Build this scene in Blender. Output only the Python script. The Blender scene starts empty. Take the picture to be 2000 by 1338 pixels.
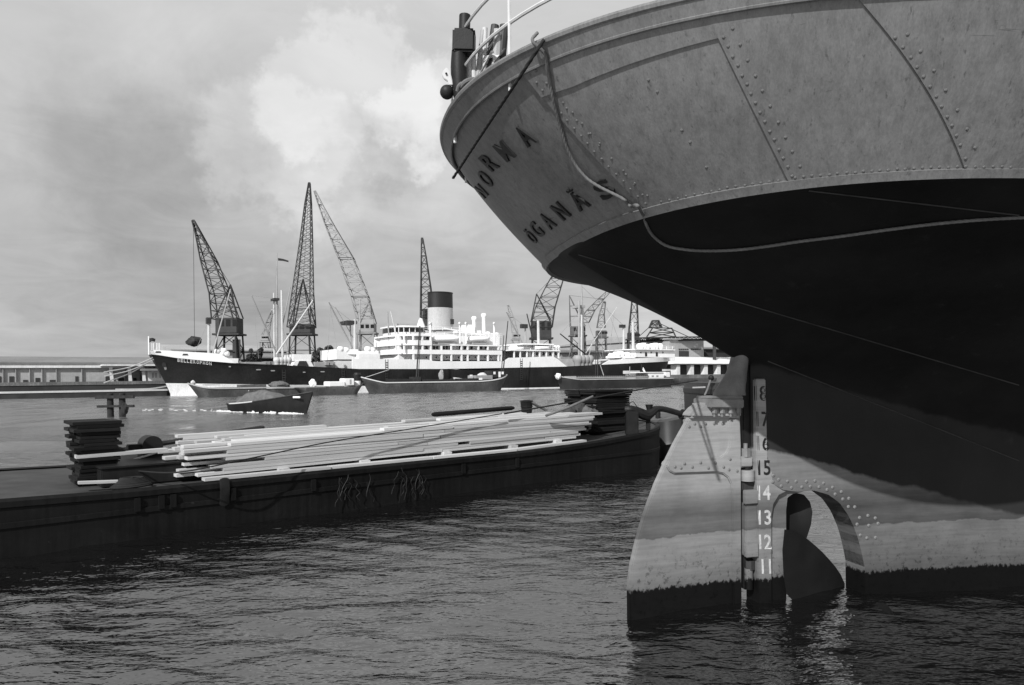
import bpy, bmesh, math, random
import numpy as np
from mathutils import Vector, Matrix
from mathutils.bvhtree import BVHTree

R = math.radians
sc = bpy.context.scene
col = sc.collection
rnd = random.Random(7)

# ------------------------------------------------------------------ camera
FPX, CAMH, ROLL = 1400.0, 2.48, R(0.6)
AXX, AXY = 1000.0, 736.0
cam_data = bpy.data.cameras.new('camera')
cam_data.sensor_width = 36.0
cam_data.lens = FPX / 2000.0 * 36.0
cam_data.shift_y = (AXY - 669.0) / 2000.0
cam_data.clip_start, cam_data.clip_end = 0.05, 6000.0
cam = bpy.data.objects.new('camera', cam_data)
col.objects.link(cam)
cam.location = (0, 0, CAMH)
cam.rotation_euler = (Matrix.Rotation(R(90), 3, 'X') @ Matrix.Rotation(-ROLL, 3, 'Z')).to_euler()
sc.camera = cam

# ------------------------------------------------------------------ sun and sky
SUN_EL, SUN_AZ = R(37.3), R(-154.0)          # azimuth measured from +Y towards +X
to_sun = Vector((math.cos(SUN_EL) * math.sin(SUN_AZ), math.cos(SUN_EL) * math.cos(SUN_AZ), math.sin(SUN_EL)))
sun_data = bpy.data.lights.new('sun', 'SUN')
sun_data.energy = 5.0
WZ = -0.30                                       # water level
sun_data.angle = R(0.5)
sun_data.color = (1.0, 1.0, 1.0)
sun = bpy.data.objects.new('sun', sun_data)
col.objects.link(sun)
sun.location = (-20, -40, 40)
sun.rotation_euler = to_sun.to_track_quat('Z', 'Y').to_euler()

world = bpy.data.worlds.new('World')
sc.world = world
world.use_nodes = True
WORLD_STRENGTH = 0.1

sc.view_settings.view_transform = 'Standard'
sc.view_settings.look = 'None'
sc.view_settings.exposure = 0.0
sc.view_settings.gamma = 1.0
sc.view_settings.use_curve_mapping = False
sc.cycles.max_bounces = 5
sc.cycles.glossy_bounces = 2
sc.cycles.diffuse_bounces = 2
sc.cycles.use_denoising = True

# ------------------------------------------------------------------ pixel geometry (photograph pixels, 2000 x 1338)
_c, _s = math.cos(ROLL), math.sin(ROLL)
def lev(px, py):
    dx, dy = px - AXX, AXY - py
    return dx * _c + dy * _s, -dx * _s + dy * _c
def ray(px, py):
    u, v = lev(px, py)
    return Vector((u / FPX, 1.0, v / FPX))
CAM = Vector((0, 0, CAMH))
def U(px, py, Y):
    return CAM + ray(px, py) * Y
def onz(px, py, z=0.0):
    d = ray(px, py)
    return CAM + d * ((z - CAMH) / d.z)

class Frame:
    """a ground frame: t along, n to one side, z up"""
    def __init__(s, o, ang, side=1):
        s.o = Vector((o[0], o[1], 0))
        s.F = Vector((math.cos(ang), math.sin(ang), 0))
        s.N = Vector((math.sin(ang), -math.cos(ang), 0)) * side
    def w(s, t, n, z):
        return s.o + s.F * t + s.N * n + Vector((0, 0, z))
    def hit(s, px, py, n=0.0):
        """pixel -> (t, z) on the vertical plane at offset n"""
        d = ray(px, py)
        q = s.o + s.N * n - CAM
        k = q.dot(s.N) / d.dot(s.N)
        p = CAM + d * k
        r = p - s.o
        return r.dot(s.F), p.z
    def t(s, px, n=0.0, py=736):
        return s.hit(px, py, n)[0]

# ------------------------------------------------------------------ materials
def new_mat(name):
    m = bpy.data.materials.new(name)
    m.use_nodes = True
    nt = m.node_tree
    b = nt.nodes['Principled BSDF']
    return m, nt, b
def nd(nt, typ, **kw):
    n = nt.nodes.new(typ)
    for k, v in kw.items():
        setattr(n, k, v)
    return n
def mth(nt, op, a, b=None, c=None):
    n = nd(nt, 'ShaderNodeMath', operation=op)
    for i, x in enumerate((a, b, c)):
        if x is None: continue
        if isinstance(x, (int, float)): n.inputs[i].default_value = x
        else: nt.links.new(x, n.inputs[i])
    return n.outputs[0]
def noise(nt, vec, scale, detail=4, rough=0.55, dist=0.0, mscale=None, moff=None):
    if mscale is not None:
        mp = nd(nt, 'ShaderNodeMapping')
        mp.inputs['Scale'].default_value = mscale
        if moff: mp.inputs['Location'].default_value = moff
        nt.links.new(vec, mp.inputs['Vector']); vec = mp.outputs[0]
    n = nd(nt, 'ShaderNodeTexNoise')
    n.inputs['Scale'].default_value = scale
    n.inputs['Detail'].default_value = detail
    n.inputs['Roughness'].default_value = rough
    n.inputs['Distortion'].default_value = dist
    nt.links.new(vec, n.inputs['Vector'])
    return n.outputs['Fac']
def mrange(nt, x, a, b, c, d, smooth=False):
    n = nd(nt, 'ShaderNodeMapRange')
    if smooth: n.interpolation_type = 'SMOOTHSTEP'
    nt.links.new(x, n.inputs[0])
    for i, v in enumerate((a, b, c, d)): n.inputs[i + 1].default_value = v
    return n.outputs[0]
def grey(nt, val, b):
    cmb = nd(nt, 'ShaderNodeCombineColor')
    for i in range(3): nt.links.new(val, cmb.inputs[i])
    nt.links.new(cmb.outputs[0], b.inputs['Base Color'])
def set_bump(nt, b, h, strength, dist):
    bp = nd(nt, 'ShaderNodeBump')
    bp.inputs['Strength'].default_value = strength
    bp.inputs['Distance'].default_value = dist
    nt.links.new(h, bp.inputs['Height'])
    nt.links.new(bp.outputs[0], b.inputs['Normal'])

def paint(name, v, rough=0.6, var=0.25, scale=2.0, streak=0.0, fine=0.1, bump=0.0, bdist=0.01, bscale=20, rand=0.0,
          spots=0.0, spec=0.4, metal=0.0, chips=0.0):
    m, nt, b = new_mat(name)
    tc = nd(nt, 'ShaderNodeTexCoord')
    ob = tc.outputs['Object']
    val = mrange(nt, noise(nt, ob, scale, 5), 0.3, 0.7, v * (1 - var), v * (1 + var))
    if fine:
        val = mth(nt, 'MULTIPLY', val, mrange(nt, noise(nt, ob, scale * 14, 3), 0.3, 0.7, 1 - fine, 1 + fine))
    if streak:
        val = mth(nt, 'MULTIPLY', val, mrange(nt, noise(nt, ob, 1.0, 5, 0.65, mscale=(9, 9, 0.35)), 0.35, 0.7, 1 + streak * .6, 1 - streak))
    if spots:
        val = mth(nt, 'MULTIPLY', val, mrange(nt, noise(nt, ob, scale * 6, 6, 0.7), 0.58, 0.66, 1, 1 - spots))
    if chips:
        val = mth(nt, 'ADD', val, mrange(nt, noise(nt, ob, scale * 9, 6, 0.75), 0.66, 0.7, 0, chips))
    if rand:
        oi = nd(nt, 'ShaderNodeObjectInfo')
        val = mth(nt, 'MULTIPLY', val, mrange(nt, oi.outputs['Random'], 0, 1, 1 - rand, 1 + rand))
    grey(nt, val, b)
    b.inputs['Roughness'].default_value = rough
    b.inputs['Metallic'].default_value = metal
    b.inputs['Specular IOR Level'].default_value = spec
    if bump:
        set_bump(nt, b, noise(nt, ob, bscale, 5, 0.6), bump, bdist)
    return m

M = {}
def defm(key, *a, **k):
    M[key] = paint(key, *a, **k); return M[key]
defm('black_paint', 0.012, spec=0.2, rough=0.5, var=0.3, scale=1.2, streak=0.3, bump=0.15, bdist=0.004, bscale=6)
defm('black_iron', 0.012, spec=0.25, rough=0.55, var=0.4, scale=4, bump=0.4, bdist=0.004, bscale=40)
defm('dark_iron', 0.03, rough=0.6, var=0.4, scale=4, bump=0.3, bdist=0.004, bscale=30)
defm('grey_iron', 0.16, rough=0.6, var=0.25, scale=6, bump=0.2, bdist=0.003, bscale=40)
defm('letter_black', 0.01, rough=0.45, var=0.2, scale=5)
defm('letter_white', 0.75, rough=0.6, var=0.15, scale=8)
defm('mark_white', 0.42, rough=0.7, var=0.3, scale=20, spots=0.5)
defm('ship_white', 0.80, rough=0.5, var=0.06, scale=0.4, streak=0.06, fine=0.04)
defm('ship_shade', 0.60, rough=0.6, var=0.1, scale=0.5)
defm('ship_black', 0.014, spec=0.25, rough=0.5, var=0.5, scale=0.25, streak=0.5, fine=0.3, chips=0.02)
defm('boot_white', 0.72, rough=0.6, var=0.12, scale=0.5, streak=0.2)
defm('funnel_pale', 0.42, rough=0.5, var=0.06, scale=0.3, streak=0.08)
defm('funnel_black', 0.012, rough=0.5, var=0.3, scale=0.4)
defm('mast_grey', 0.30, rough=0.6, var=0.15, scale=0.6)
defm('mast_pale', 0.50, rough=0.6, var=0.1, scale=0.6)
defm('glass_dark', 0.01, rough=0.15, var=0.2, scale=1)
defm('crane_dark', 0.03, rough=0.7, var=0.3, scale=0.5)
defm('crane_grey', 0.10, rough=0.7, var=0.3, scale=0.5)
defm('crane_pale', 0.24, rough=0.7, var=0.2, scale=0.4)  # paler grey, haze put into the colour of the farther cranes
defm('barge_grey', 0.06, rough=0.6, var=0.35, scale=0.35, streak=0.4, fine=0.2)
defm('barge_dark', 0.022, rough=0.6, var=0.4, scale=0.4, streak=0.3)
defm('timber_hull', 0.007, spec=0.15, rough=0.6, var=0.45, scale=0.8, streak=0.45, bump=0.4, bdist=0.01, bscale=5, chips=0.02)
defm('barge_deck', 0.035, rough=0.8, var=0.35, scale=2)
defm('dark_wood', 0.009, spec=0.2, rough=0.85, var=0.4, scale=3, rand=0.45, bump=0.4, bdist=0.004, bscale=40)
defm('wood_grey', 0.10, rough=0.85, var=0.35, scale=3, rand=0.3, bump=0.3, bdist=0.003, bscale=40)
defm('pile_wood', 0.020, rough=0.9, var=0.4, scale=3, streak=0.3, bump=0.5, bdist=0.01, bscale=10)
defm('canvas', 0.10, rough=0.9, var=0.3, scale=3, bump=0.4, bdist=0.01, bscale=12)
defm('canvas_dark', 0.045, rough=0.9, var=0.35, scale=4, bump=0.4, bdist=0.01, bscale=14)
defm('canvas_pale', 0.5, rough=0.9, var=0.15, scale=5, bump=0.2, bdist=0.004, bscale=30)
defm('shed_wall', 0.32, rough=0.9, var=0.15, scale=0.12, streak=0.12)
defm('shed_pale', 0.62, rough=0.9, var=0.1, scale=0.12, streak=0.15)
defm('shed_roof', 0.17, rough=0.8, var=0.2, scale=0.1)
defm('roof_pale', 0.72, rough=0.7, var=0.1, scale=0.2)
defm('shed_dark', 0.03, rough=0.9, var=0.3, scale=0.2)
defm('quay_stone', 0.13, rough=0.95, var=0.35, scale=0.3, streak=0.4, fine=0.2)
defm('quay_dark', 0.03, rough=0.95, var=0.35, scale=0.4)
defm('quay_ground', 0.16, rough=0.95, var=0.25, scale=0.1)
defm('rope_pale', 0.13, rough=0.9, var=0.2, scale=8, bump=0.5, bdist=0.004, bscale=120)
defm('rope_dark', 0.012, rough=0.9, var=0.3, scale=8, bump=0.5, bdist=0.003, bscale=100)
defm('leaf', 0.05, rough=0.8, var=0.5, scale=0.6, rand=0.2)
defm('bark', 0.05, rough=0.9, var=0.3, scale=2)
defm('bundle', 0.03, rough=0.9, var=0.5, scale=1.5, bump=0.6, bdist=0.1, bscale=3)
defm('foam', 0.55, rough=0.9, var=0.1, scale=4, bump=0.8, bdist=0.05, bscale=6)
defm('prop_bronze', 0.007, rough=0.6, var=0.3, scale=3, spec=0.2)
defm('skin', 0.35, rough=0.6, var=0.05, scale=10)

def timber_mat():
    m, nt, b = new_mat('fresh_timber')
    ob = nd(nt, 'ShaderNodeTexCoord').outputs['Object']
    oi = nd(nt, 'ShaderNodeObjectInfo').outputs['Random']
    add = nd(nt, 'ShaderNodeVectorMath', operation='ADD')
    sc3 = nd(nt, 'ShaderNodeCombineXYZ')
    nt.links.new(mth(nt, 'MULTIPLY', oi, 37.0), sc3.inputs[0])
    nt.links.new(mth(nt, 'MULTIPLY', oi, 91.0), sc3.inputs[1])
    nt.links.new(ob, add.inputs[0]); nt.links.new(sc3.outputs[0], add.inputs[1])
    g = noise(nt, add.outputs[0], 1.0, 5, 0.6, 0.3, mscale=(2.5, 5, 5))
    val = mrange(nt, g, 0.25, 0.75, 0.33, 0.62)
    val = mth(nt, 'MULTIPLY', val, mrange(nt, oi, 0, 1, 0.72, 1.2))
    val = mth(nt, 'MULTIPLY', val, mrange(nt, noise(nt, add.outputs[0], 1.0, 4, 0.7, mscale=(60, 8, 8)), 0.66, 0.74, 1, 0.6))
    grey(nt, val, b)
    b.inputs['Roughness'].default_value = 0.75
    set_bump(nt, b, noise(nt, add.outputs[0], 1.0, 3, mscale=(3, 30, 30)), 0.25, 0.004)
    return m
M['timber'] = timber_mat()

# ------------------------------------------------------------------ mesh building
class MB:
    def __init__(s):
        s.v, s.f = [], []
    def add(s, vs, fs):
        o = len(s.v)
        s.v += [tuple(p) for p in vs]
        s.f += [tuple(i + o for i in q) for q in fs]
        return s
    def hexa(s, a, b):
        """two quads of 4 points -> closed box"""
        return s.add(list(a) + list(b), [(3, 2, 1, 0), (4, 5, 6, 7), (0, 1, 5, 4), (1, 2, 6, 5), (2, 3, 7, 6), (3, 0, 4, 7)])
    def fbox(s, fr, t0, t1, n0, n1, z0, z1):
        p = lambda t, n, z: fr.w(t, n, z)
        return s.hexa([p(t0, n0, z0), p(t1, n0, z0), p(t1, n1, z0), p(t0, n1, z0)],
                      [p(t0, n0, z1), p(t1, n0, z1), p(t1, n1, z1), p(t0, n1, z1)])
    def beam(s, a, b, w, h=None, up=(0, 0, 1), w2=None, h2=None):
        a, b = Vector(a), Vector(b); h = h or w; w2 = w2 or w; h2 = h2 or h
        d = (b - a).normalized(); up = Vector(up)
        x = d.cross(up)
        if x.length < 1e-3: x = d.cross(Vector((1, 0, 0)))
        x.normalize(); y = x.cross(d)
        q = lambda p, w_, h_: [p - x * w_ / 2 - y * h_ / 2, p + x * w_ / 2 - y * h_ / 2, p + x * w_ / 2 + y * h_ / 2, p - x * w_ / 2 + y * h_ / 2]
        return s.hexa(q(a, w, h), q(b, w2, h2))
    def tube(s, pts, r, n=8, caps=True, prof=None, twist=0.0):
        pts = [Vector(p) for p in pts]
        rs = r if isinstance(r, (list, tuple)) else [r] * len(pts)
        up = Vector((0, 0, 1)); rows = []; x = None; ang = 0.0
        for i, p in enumerate(pts):
            d = (pts[min(i + 1, len(pts) - 1)] - pts[max(i - 1, 0)])
            if d.length < 1e-9: d = Vector((0, 0, 1))
            d.normalize()
            if x is None:
                x = d.cross(up)
                if x.length < 1e-3: x = d.cross(Vector((1, 0, 0)))
            x = (x - d * x.dot(d)).normalized(); y = d.cross(x)
            if i: ang += twist * (p - pts[i - 1]).length
            rows.append([p + (x * math.cos(ang + 2 * math.pi * k / n) + y * math.sin(ang + 2 * math.pi * k / n)) * rs[i] * (prof[k] if prof else 1) for k in range(n)])
        return s.loft(rows, True, caps)
    def loft(s, rows, closed=False, caps=False):
        n = len(rows[0]); vs = [p for r in rows for p in r]; fs = []
        for i in range(len(rows) - 1):
            for k in range(n if closed else n - 1):
                k2 = (k + 1) % n
                fs.append((i * n + k, i * n + k2, (i + 1) * n + k2, (i + 1) * n + k))
        if caps:
            fs.append(tuple(range(n - 1, -1, -1)))
            fs.append(tuple(range((len(rows) - 1) * n, len(rows) * n)))
        return s.add(vs, fs)
    def prism(s, pts, vec):
        vec = Vector(vec); pts = [Vector(p) for p in pts]; n = len(pts)
        vs = pts + [p + vec for p in pts]
        fs = [tuple(range(n - 1, -1, -1)), tuple(range(n, 2 * n))]
        fs += [(i, (i + 1) % n, n + (i + 1) % n, n + i) for i in range(n)]
        return s.add(vs, fs)
    def ball(s, c, r, nu=12, nv=8, sc3=(1, 1, 1), z0=-1.0):
        rows = []
        for j in range(nv + 1):
            a = math.asin(max(-1, z0)) + (math.pi / 2 - math.asin(max(-1, z0))) * j / nv
            rows.append([Vector(c) + Vector((math.cos(a) * math.cos(2 * math.pi * k / nu) * sc3[0], math.cos(a) * math.sin(2 * math.pi * k / nu) * sc3[1], math.sin(a) * sc3[2])) * r for k in range(nu)])
        return s.loft(rows, True, True)
    def lathe(s, c, prof, n=16, sx=1.0, sy=1.0, ang=0.0):
        rows = []
        ca, sa = math.cos(ang), math.sin(ang)
        for r, z in prof:
            row = []
            for k in range(n):
                x = math.cos(2 * math.pi * k / n) * r * sx; y = math.sin(2 * math.pi * k / n) * r * sy
                row.append(Vector(c) + Vector((x * ca - y * sa, x * sa + y * ca, z)))
            rows.append(row)
        return s.loft(rows, True, True)
    def build(s, name, mat, parent=None, smooth=False, bevel=0.0, label=None, cat=None, group=None, kind=None, sharp=35):
        me = bpy.data.meshes.new(name)
        org = ORG.get(parent.name, Vector((0, 0, 0))) if parent else Vector((0, 0, 0))
        me.from_pydata([tuple(Vector(p) - org) for p in s.v], [], s.f)
        me.update()
        bm = bmesh.new(); bm.from_mesh(me)
        bmesh.ops.recalc_face_normals(bm, faces=bm.faces[:])
        if bevel:
            bmesh.ops.remove_doubles(bm, verts=bm.verts[:], dist=1e-5)
            es = [e for e in bm.edges if len(e.link_faces) == 2 and e.calc_face_angle(0) > R(40)]
            bmesh.ops.bevel(bm, geom=es, offset=bevel, segments=2, affect='EDGES', clamp_overlap=True)
        bm.to_mesh(me); bm.free()
        if smooth:
            me.polygons.foreach_set('use_smooth', [True] * len(me.polygons))
            try: me.set_sharp_from_angle(angle=R(sharp))
            except Exception: pass
        me.materials.append(M[mat] if isinstance(mat, str) else mat)
        o = bpy.data.objects.new(name, me)
        col.objects.link(o)
        if parent:
            o.parent = parent; ORG[o.name] = org
        tag(o, label, cat, group, kind)
        return o
ORG = {}
def tag(o, label=None, cat=None, group=None, kind=None):
    if label: o['label'] = label
    if cat: o['category'] = cat
    if group: o['group'] = group
    if kind: o['kind'] = kind
    return o
def thing(name, label, cat, loc, group=None):
    o = bpy.data.objects.new(name, None)
    o.empty_display_size = 0.2
    col.objects.link(o)
    o.location = loc
    ORG[o.name] = Vector(loc)
    return tag(o, label, cat, group)
def piece(name, mesh, parent, mtx):
    """an alike piece sharing mesh data: world matrix mtx"""
    o = bpy.data.objects.new(name, mesh)
    col.objects.link(o)
    o.parent = parent
    o.matrix_local = Matrix.Translation(-ORG[parent.name]) @ mtx
    return o
def basis(loc, x, y, z, sc3=(1, 1, 1)):
    m = Matrix.Identity(4)
    for i, (a, k) in enumerate(((x, sc3[0]), (y, sc3[1]), (z, sc3[2]))):
        m.col[i][:3] = tuple(a * k)
    m.col[3][:3] = tuple(loc)
    return m
def interp(x, xs, ys):
    return float(np.interp(x, xs, ys))
def spline(pts, n=60):
    """catmull-rom through 3d points"""
    P = [Vector(p) for p in pts]; P = [P[0] * 2 - P[1]] + P + [P[-1] * 2 - P[-2]]
    out = []; seg = len(P) - 3
    for i in range(n + 1):
        x = i / n * seg; k = min(int(x), seg - 1); t = x - k
        a, b, c_, d = P[k:k + 4]
        out.append(0.5 * ((2 * b) + (c_ - a) * t + (2 * a - 5 * b + 4 * c_ - d) * t * t + (3 * b - a - 3 * c_ + d) * t ** 3))
    return out
def lattice(mb, A, B, nseg, rc, rb, geo=1.0, x=False):
    """four-chord lattice from corner quad A to corner quad B"""
    A = [Vector(p) for p in A]; B = [Vector(p) for p in B]
    ks = [0.0]; st = 1.0
    for i in range(nseg):
        ks.append(ks[-1] + st); st *= geo
    ks = [k / ks[-1] for k in ks]
    rings = [[A[j].lerp(B[j], k) for j in range(4)] for k in ks]
    for j in range(4): mb.beam(A[j], B[j], rc)
    for i, r_ in enumerate(rings):
        for j in range(4):
            if (r_[j] - r_[(j + 1) % 4]).length > 0.05: mb.beam(r_[j], r_[(j + 1) % 4], rb)
            if i < nseg:
                q = rings[i + 1]
                if x or (i + j) % 2 == 0: mb.beam(r_[j], q[(j + 1) % 4], rb)
                if x or (i + j) % 2 == 1: mb.beam(r_[(j + 1) % 4], q[j], rb)
    return mb

# ------------------------------------------------------------------ world nodes: sky with broken cloud
def build_world():
    nt = world.node_tree
    for n in list(nt.nodes): nt.nodes.remove(n)
    out = nd(nt, 'ShaderNodeOutputWorld'); bg = nd(nt, 'ShaderNodeBackground')
    bg.inputs['Strength'].default_value = WORLD_STRENGTH
    nt.links.new(bg.outputs[0], out.inputs[0])
    sky = nd(nt, 'ShaderNodeTexSky', sky_type='NISHITA')
    sky.sun_disc = False; sky.sun_elevation = SUN_EL; sky.sun_rotation = SUN_AZ
    sky.air_density = 1.0; sky.dust_density = 2.0
    bw = nd(nt, 'ShaderNodeRGBToBW'); nt.links.new(sky.outputs[0], bw.inputs[0])
    d = nd(nt, 'ShaderNodeTexCoord').outputs['Generated']
    sep = nd(nt, 'ShaderNodeSeparateXYZ'); nt.links.new(d, sep.inputs[0])
    z = mth(nt, 'MAXIMUM', sep.outputs[2], 0.0)
    den = mth(nt, 'ADD', z, 0.16)
    cmb = nd(nt, 'ShaderNodeCombineXYZ')
    nt.links.new(mth(nt, 'DIVIDE', sep.outputs[0], den), cmb.inputs[0])
    nt.links.new(mth(nt, 'DIVIDE', sep.outputs[1], den), cmb.inputs[1])
    p = cmb.outputs[0]
    base = mrange(nt, noise(nt, p, 0.55, 5, 0.55, 0.5), 0.3, 0.7, 5.95, 7.3)
    base = mth(nt, 'ADD', base, mrange(nt, noise(nt, p, 2.4, 6, 0.62, 0.9), 0.32, 0.68, -0.5, 0.45))
    # cloud masses: warped distance to a direction
    nv = nd(nt, 'ShaderNodeTexNoise'); nv.inputs['Scale'].default_value = 7.0; nv.inputs['Detail'].default_value = 6; nv.inputs['Roughness'].default_value = 0.62
    nt.links.new(d, nv.inputs['Vector'])
    sub = nd(nt, 'ShaderNodeVectorMath', operation='SUBTRACT'); nt.links.new(nv.outputs['Color'], sub.inputs[0]); sub.inputs[1].default_value = (0.5, 0.5, 0.5)
    scl = nd(nt, 'ShaderNodeVectorMath', operation='SCALE'); nt.links.new(sub.outputs[0], scl.inputs[0]); scl.inputs['Scale'].default_value = 0.26
    wd = nd(nt, 'ShaderNodeVectorMath', operation='ADD'); nt.links.new(d, wd.inputs[0]); nt.links.new(scl.outputs[0], wd.inputs[1])
    val = base
    for px, py, r, soft, dv in CLOUDS:
        v = ray(px, py).normalized()
        dn = nd(nt, 'ShaderNodeVectorMath', operation='DISTANCE'); nt.links.new(wd.outputs[0], dn.inputs[0]); dn.inputs[1].default_value = v
        val = mth(nt, 'ADD', val, mrange(nt, dn.outputs['Value'], r * (1 - soft), r, dv, 0.0, True))
    mix = nd(nt, 'ShaderNodeMix'); mix.data_type = 'FLOAT'
    mix.inputs[0].default_value = 0.92
    nt.links.new(bw.outputs[0], mix.inputs[2]); nt.links.new(val, mix.inputs[3])
    cc = nd(nt, 'ShaderNodeCombineColor')
    for i in range(3): nt.links.new(mix.outputs[0], cc.inputs[i])
    nt.links.new(cc.outputs[0], bg.inputs['Color'])
CLOUDS = [(560, 290, .11, .3, 1.2), (680, 190, .12, .22, 1.3), (800, 200, .085, .22, 1.3), (705, 285, .085, .6, -1.5), (780, 330, .06, .7, -.5), (620, 350, .10, .5, .5), (520, 330, .06, .8, -.5),
          (250, 270, .17, .8, -1.2), (380, 610, .42, .95, -2.2), (800, 560, .16, .9, -.7), (1020, 600, .20, .9, -1.5), (620, 420, .12, .9, .5), (300, 120, .12, .8, .5), (470, 480, .10, .8, .5), (560, 560, .09, .8, -.5)]
build_world()
# ------------------------------------------------------------------ water
def build_water():
    inv = np.concatenate([np.linspace(1 / 4.6, 1 / 1500.0, 400)])
    Ys = np.concatenate([[-60, -25, -8, -2, 1.5, 3.0, 4.0], 1 / inv, [2200, 3500]])
    ks = np.concatenate([[-30, -8, -3.5, -2.2], np.linspace(-1.5, 1.5, 470), [2.2, 3.5, 8, 30]])
    Yg, kg = np.meshgrid(Ys, ks, indexing='ij')
    X = kg * (np.maximum(Yg, 0) + 3.0)
    dY = np.gradient(Ys)[:, None] * np.ones_like(X)
    dX = np.abs(np.gradient(X, axis=1))
    sp = np.maximum(np.abs(dY), dX * 0.8)
    Z = np.zeros_like(X)
    g = np.random.default_rng(5)
    for i in range(110):
        lam = 0.22 * (9.0 / 0.22) ** g.random()
        th = math.radians(90) + g.normal() * math.radians(32) + math.radians(-10)
        slope = 0.027 * (0.8 if lam < 0.5 else 1.0) * (1.0 if lam < 0.9 else 0.45)
        a = slope * lam / (2 * math.pi)
        k = 2 * math.pi / lam
        ph = g.random() * 6.28
        wgt = np.clip((lam / sp - 2.5) / 3.0, 0, 1)
        # gusts: patchy amplitude
        gust = 0.65 + 0.35 * np.sin(X * 0.21 * g.random() + Yg * 0.35 * g.random() + g.random() * 6)
        warp = 0.25 * lam * np.sin(X * 1.3 / lam * 0.23 + i)
        Z += a * wgt * gust * np.sin(k * (X * math.cos(th) + (Yg + warp) * math.sin(th)) + ph)
    nr, nc = X.shape
    v = np.stack([X, Yg, Z + WZ], -1).reshape(-1, 3)
    idx = np.arange(nr * nc).reshape(nr, nc)
    f = np.stack([idx[:-1, :-1], idx[:-1, 1:], idx[1:, 1:], idx[1:, :-1]], -1).reshape(-1, 4)
    me = bpy.data.meshes.new('water')
    me.vertices.add(len(v)); me.vertices.foreach_set('co', v.ravel())
    me.loops.add(f.size); me.loops.foreach_set('vertex_index', f.ravel())
    me.polygons.add(len(f)); me.polygons.foreach_set('loop_start', np.arange(0, f.size, 4)); me.polygons.foreach_set('loop_total', np.full(len(f), 4))
    me.update(calc_edges=True); me.validate()
    me.polygons.foreach_set('use_smooth', [True] * len(me.polygons))
    m, nt, b = new_mat('harbour_water')
    ob = nd(nt, 'ShaderNodeTexCoord').outputs['Object']
    b.inputs['Base Color'].default_value = (0.005, 0.005, 0.005, 1)
    b.inputs['IOR'].default_value = 2.9
    h1 = noise(nt, ob, 1.0, 3, 0.6, 0.4, mscale=(1.5, 3.0, 1))
    h2 = noise(nt, ob, 1.0, 2, 0.6, 0.0, mscale=(6.0, 13.0, 1))
    h = mth(nt, 'ADD', mth(nt, 'MULTIPLY', h1, 1.0), mth(nt, 'MULTIPLY', h2, 0.34))
    sep = nd(nt, 'ShaderNodeSeparateXYZ'); nt.links.new(ob, sep.inputs[0])
    h = mth(nt, 'MULTIPLY', h, mrange(nt, sep.outputs[1], 14, 40, 0.7, 0.95, True))     # calmer in the lee of the barge and ship
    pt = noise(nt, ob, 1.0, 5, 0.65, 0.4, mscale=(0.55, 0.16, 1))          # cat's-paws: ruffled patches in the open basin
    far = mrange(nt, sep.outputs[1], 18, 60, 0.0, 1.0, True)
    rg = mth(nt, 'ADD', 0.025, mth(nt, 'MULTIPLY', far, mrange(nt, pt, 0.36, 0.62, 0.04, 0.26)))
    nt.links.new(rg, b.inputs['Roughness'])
    grey(nt, mth(nt, 'ADD', 0.005, mth(nt, 'MULTIPLY', far, mrange(nt, pt, 0.3, 0.7, 0.045, 0.08))), b)      # far water lightened in colour to stand in for missing sky reflection
    h = mth(nt, 'ADD', h, mth(nt, 'MULTIPLY', far, mth(nt, 'MULTIPLY', noise(nt, ob, 1.0, 3, 0.6, 0.3, mscale=(0.5, 0.35, 1)), 2.6)))
    set_bump(nt, b, h, 0.6, 0.12)
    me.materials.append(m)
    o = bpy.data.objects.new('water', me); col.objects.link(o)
    tag(o, 'rippled grey harbour water across the basin', 'water', kind='structure')
build_water()
# ------------------------------------------------------------------ near cargo ship, seen under its counter stern
post = onz(1500, 1124)
SHIP_ANG = R(13)
SF = Frame(post, SHIP_ANG, 1)
ship = thing('cargo_ship', 'riveted grey steamship stern with black counter towering over the water, NORMA in raised letters', 'ship', (post.x, post.y, 0))
KC, KA, KBr, KN, KZ = 1.24, 3.772, 3.58, 2.63, 4.004
RC, RA, RBr, RN, RZ = 1.236, 5.125, 4.27, 2.10, 5.332
def se(c0, a, b, n, th):
    cx, sx = math.cos(th), math.sin(th)
    return c0 - a * abs(cx) ** (2 / n) * (1 if cx >= 0 else -1), b * abs(sx) ** (2 / n) * (1 if sx >= 0 else -1)
FWD = 15.0
def kline(q):
    """q in [-2,2]: -1..1 is the round of the stern (port..starboard), beyond runs forward; returns knuckle, rail points (s,p,z)"""
    if abs(q) <= 1:
        ks, kp = se(KC, KA, KBr, KN, q * math.pi / 2); rs, rp_ = se(RC, RA, RBr, RN, q * math.pi / 2)
    else:
        e = abs(q) - 1; sg = 1 if q > 0 else -1
        ks = KC + e * FWD; kp = sg * (KBr + 0.75 * (1 - (1 - e) ** 2)); rs = RC + e * FWD; rp_ = sg * (RBr + 0.35 * (1 - (1 - e) ** 2))
    kz = KZ - 0.0072 * min(ks - (KC - KA), 6)
    rz = RZ - 0.0558 * (min(rs, 3) - (RC - RA)) - 0.02 * max(0, rs - 3)
    return Vector((ks, kp, kz)), Vector((rs, rp_, rz))
def top_sp(q, w):
    k, r = kline(q)
    p = k.lerp(r, w)
    # slight hollow of the flare
    out = (r - k); out.z = 0
    p += out * 0.05 * math.sin(math.pi * min(max(w, 0), 1))
    return p
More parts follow.
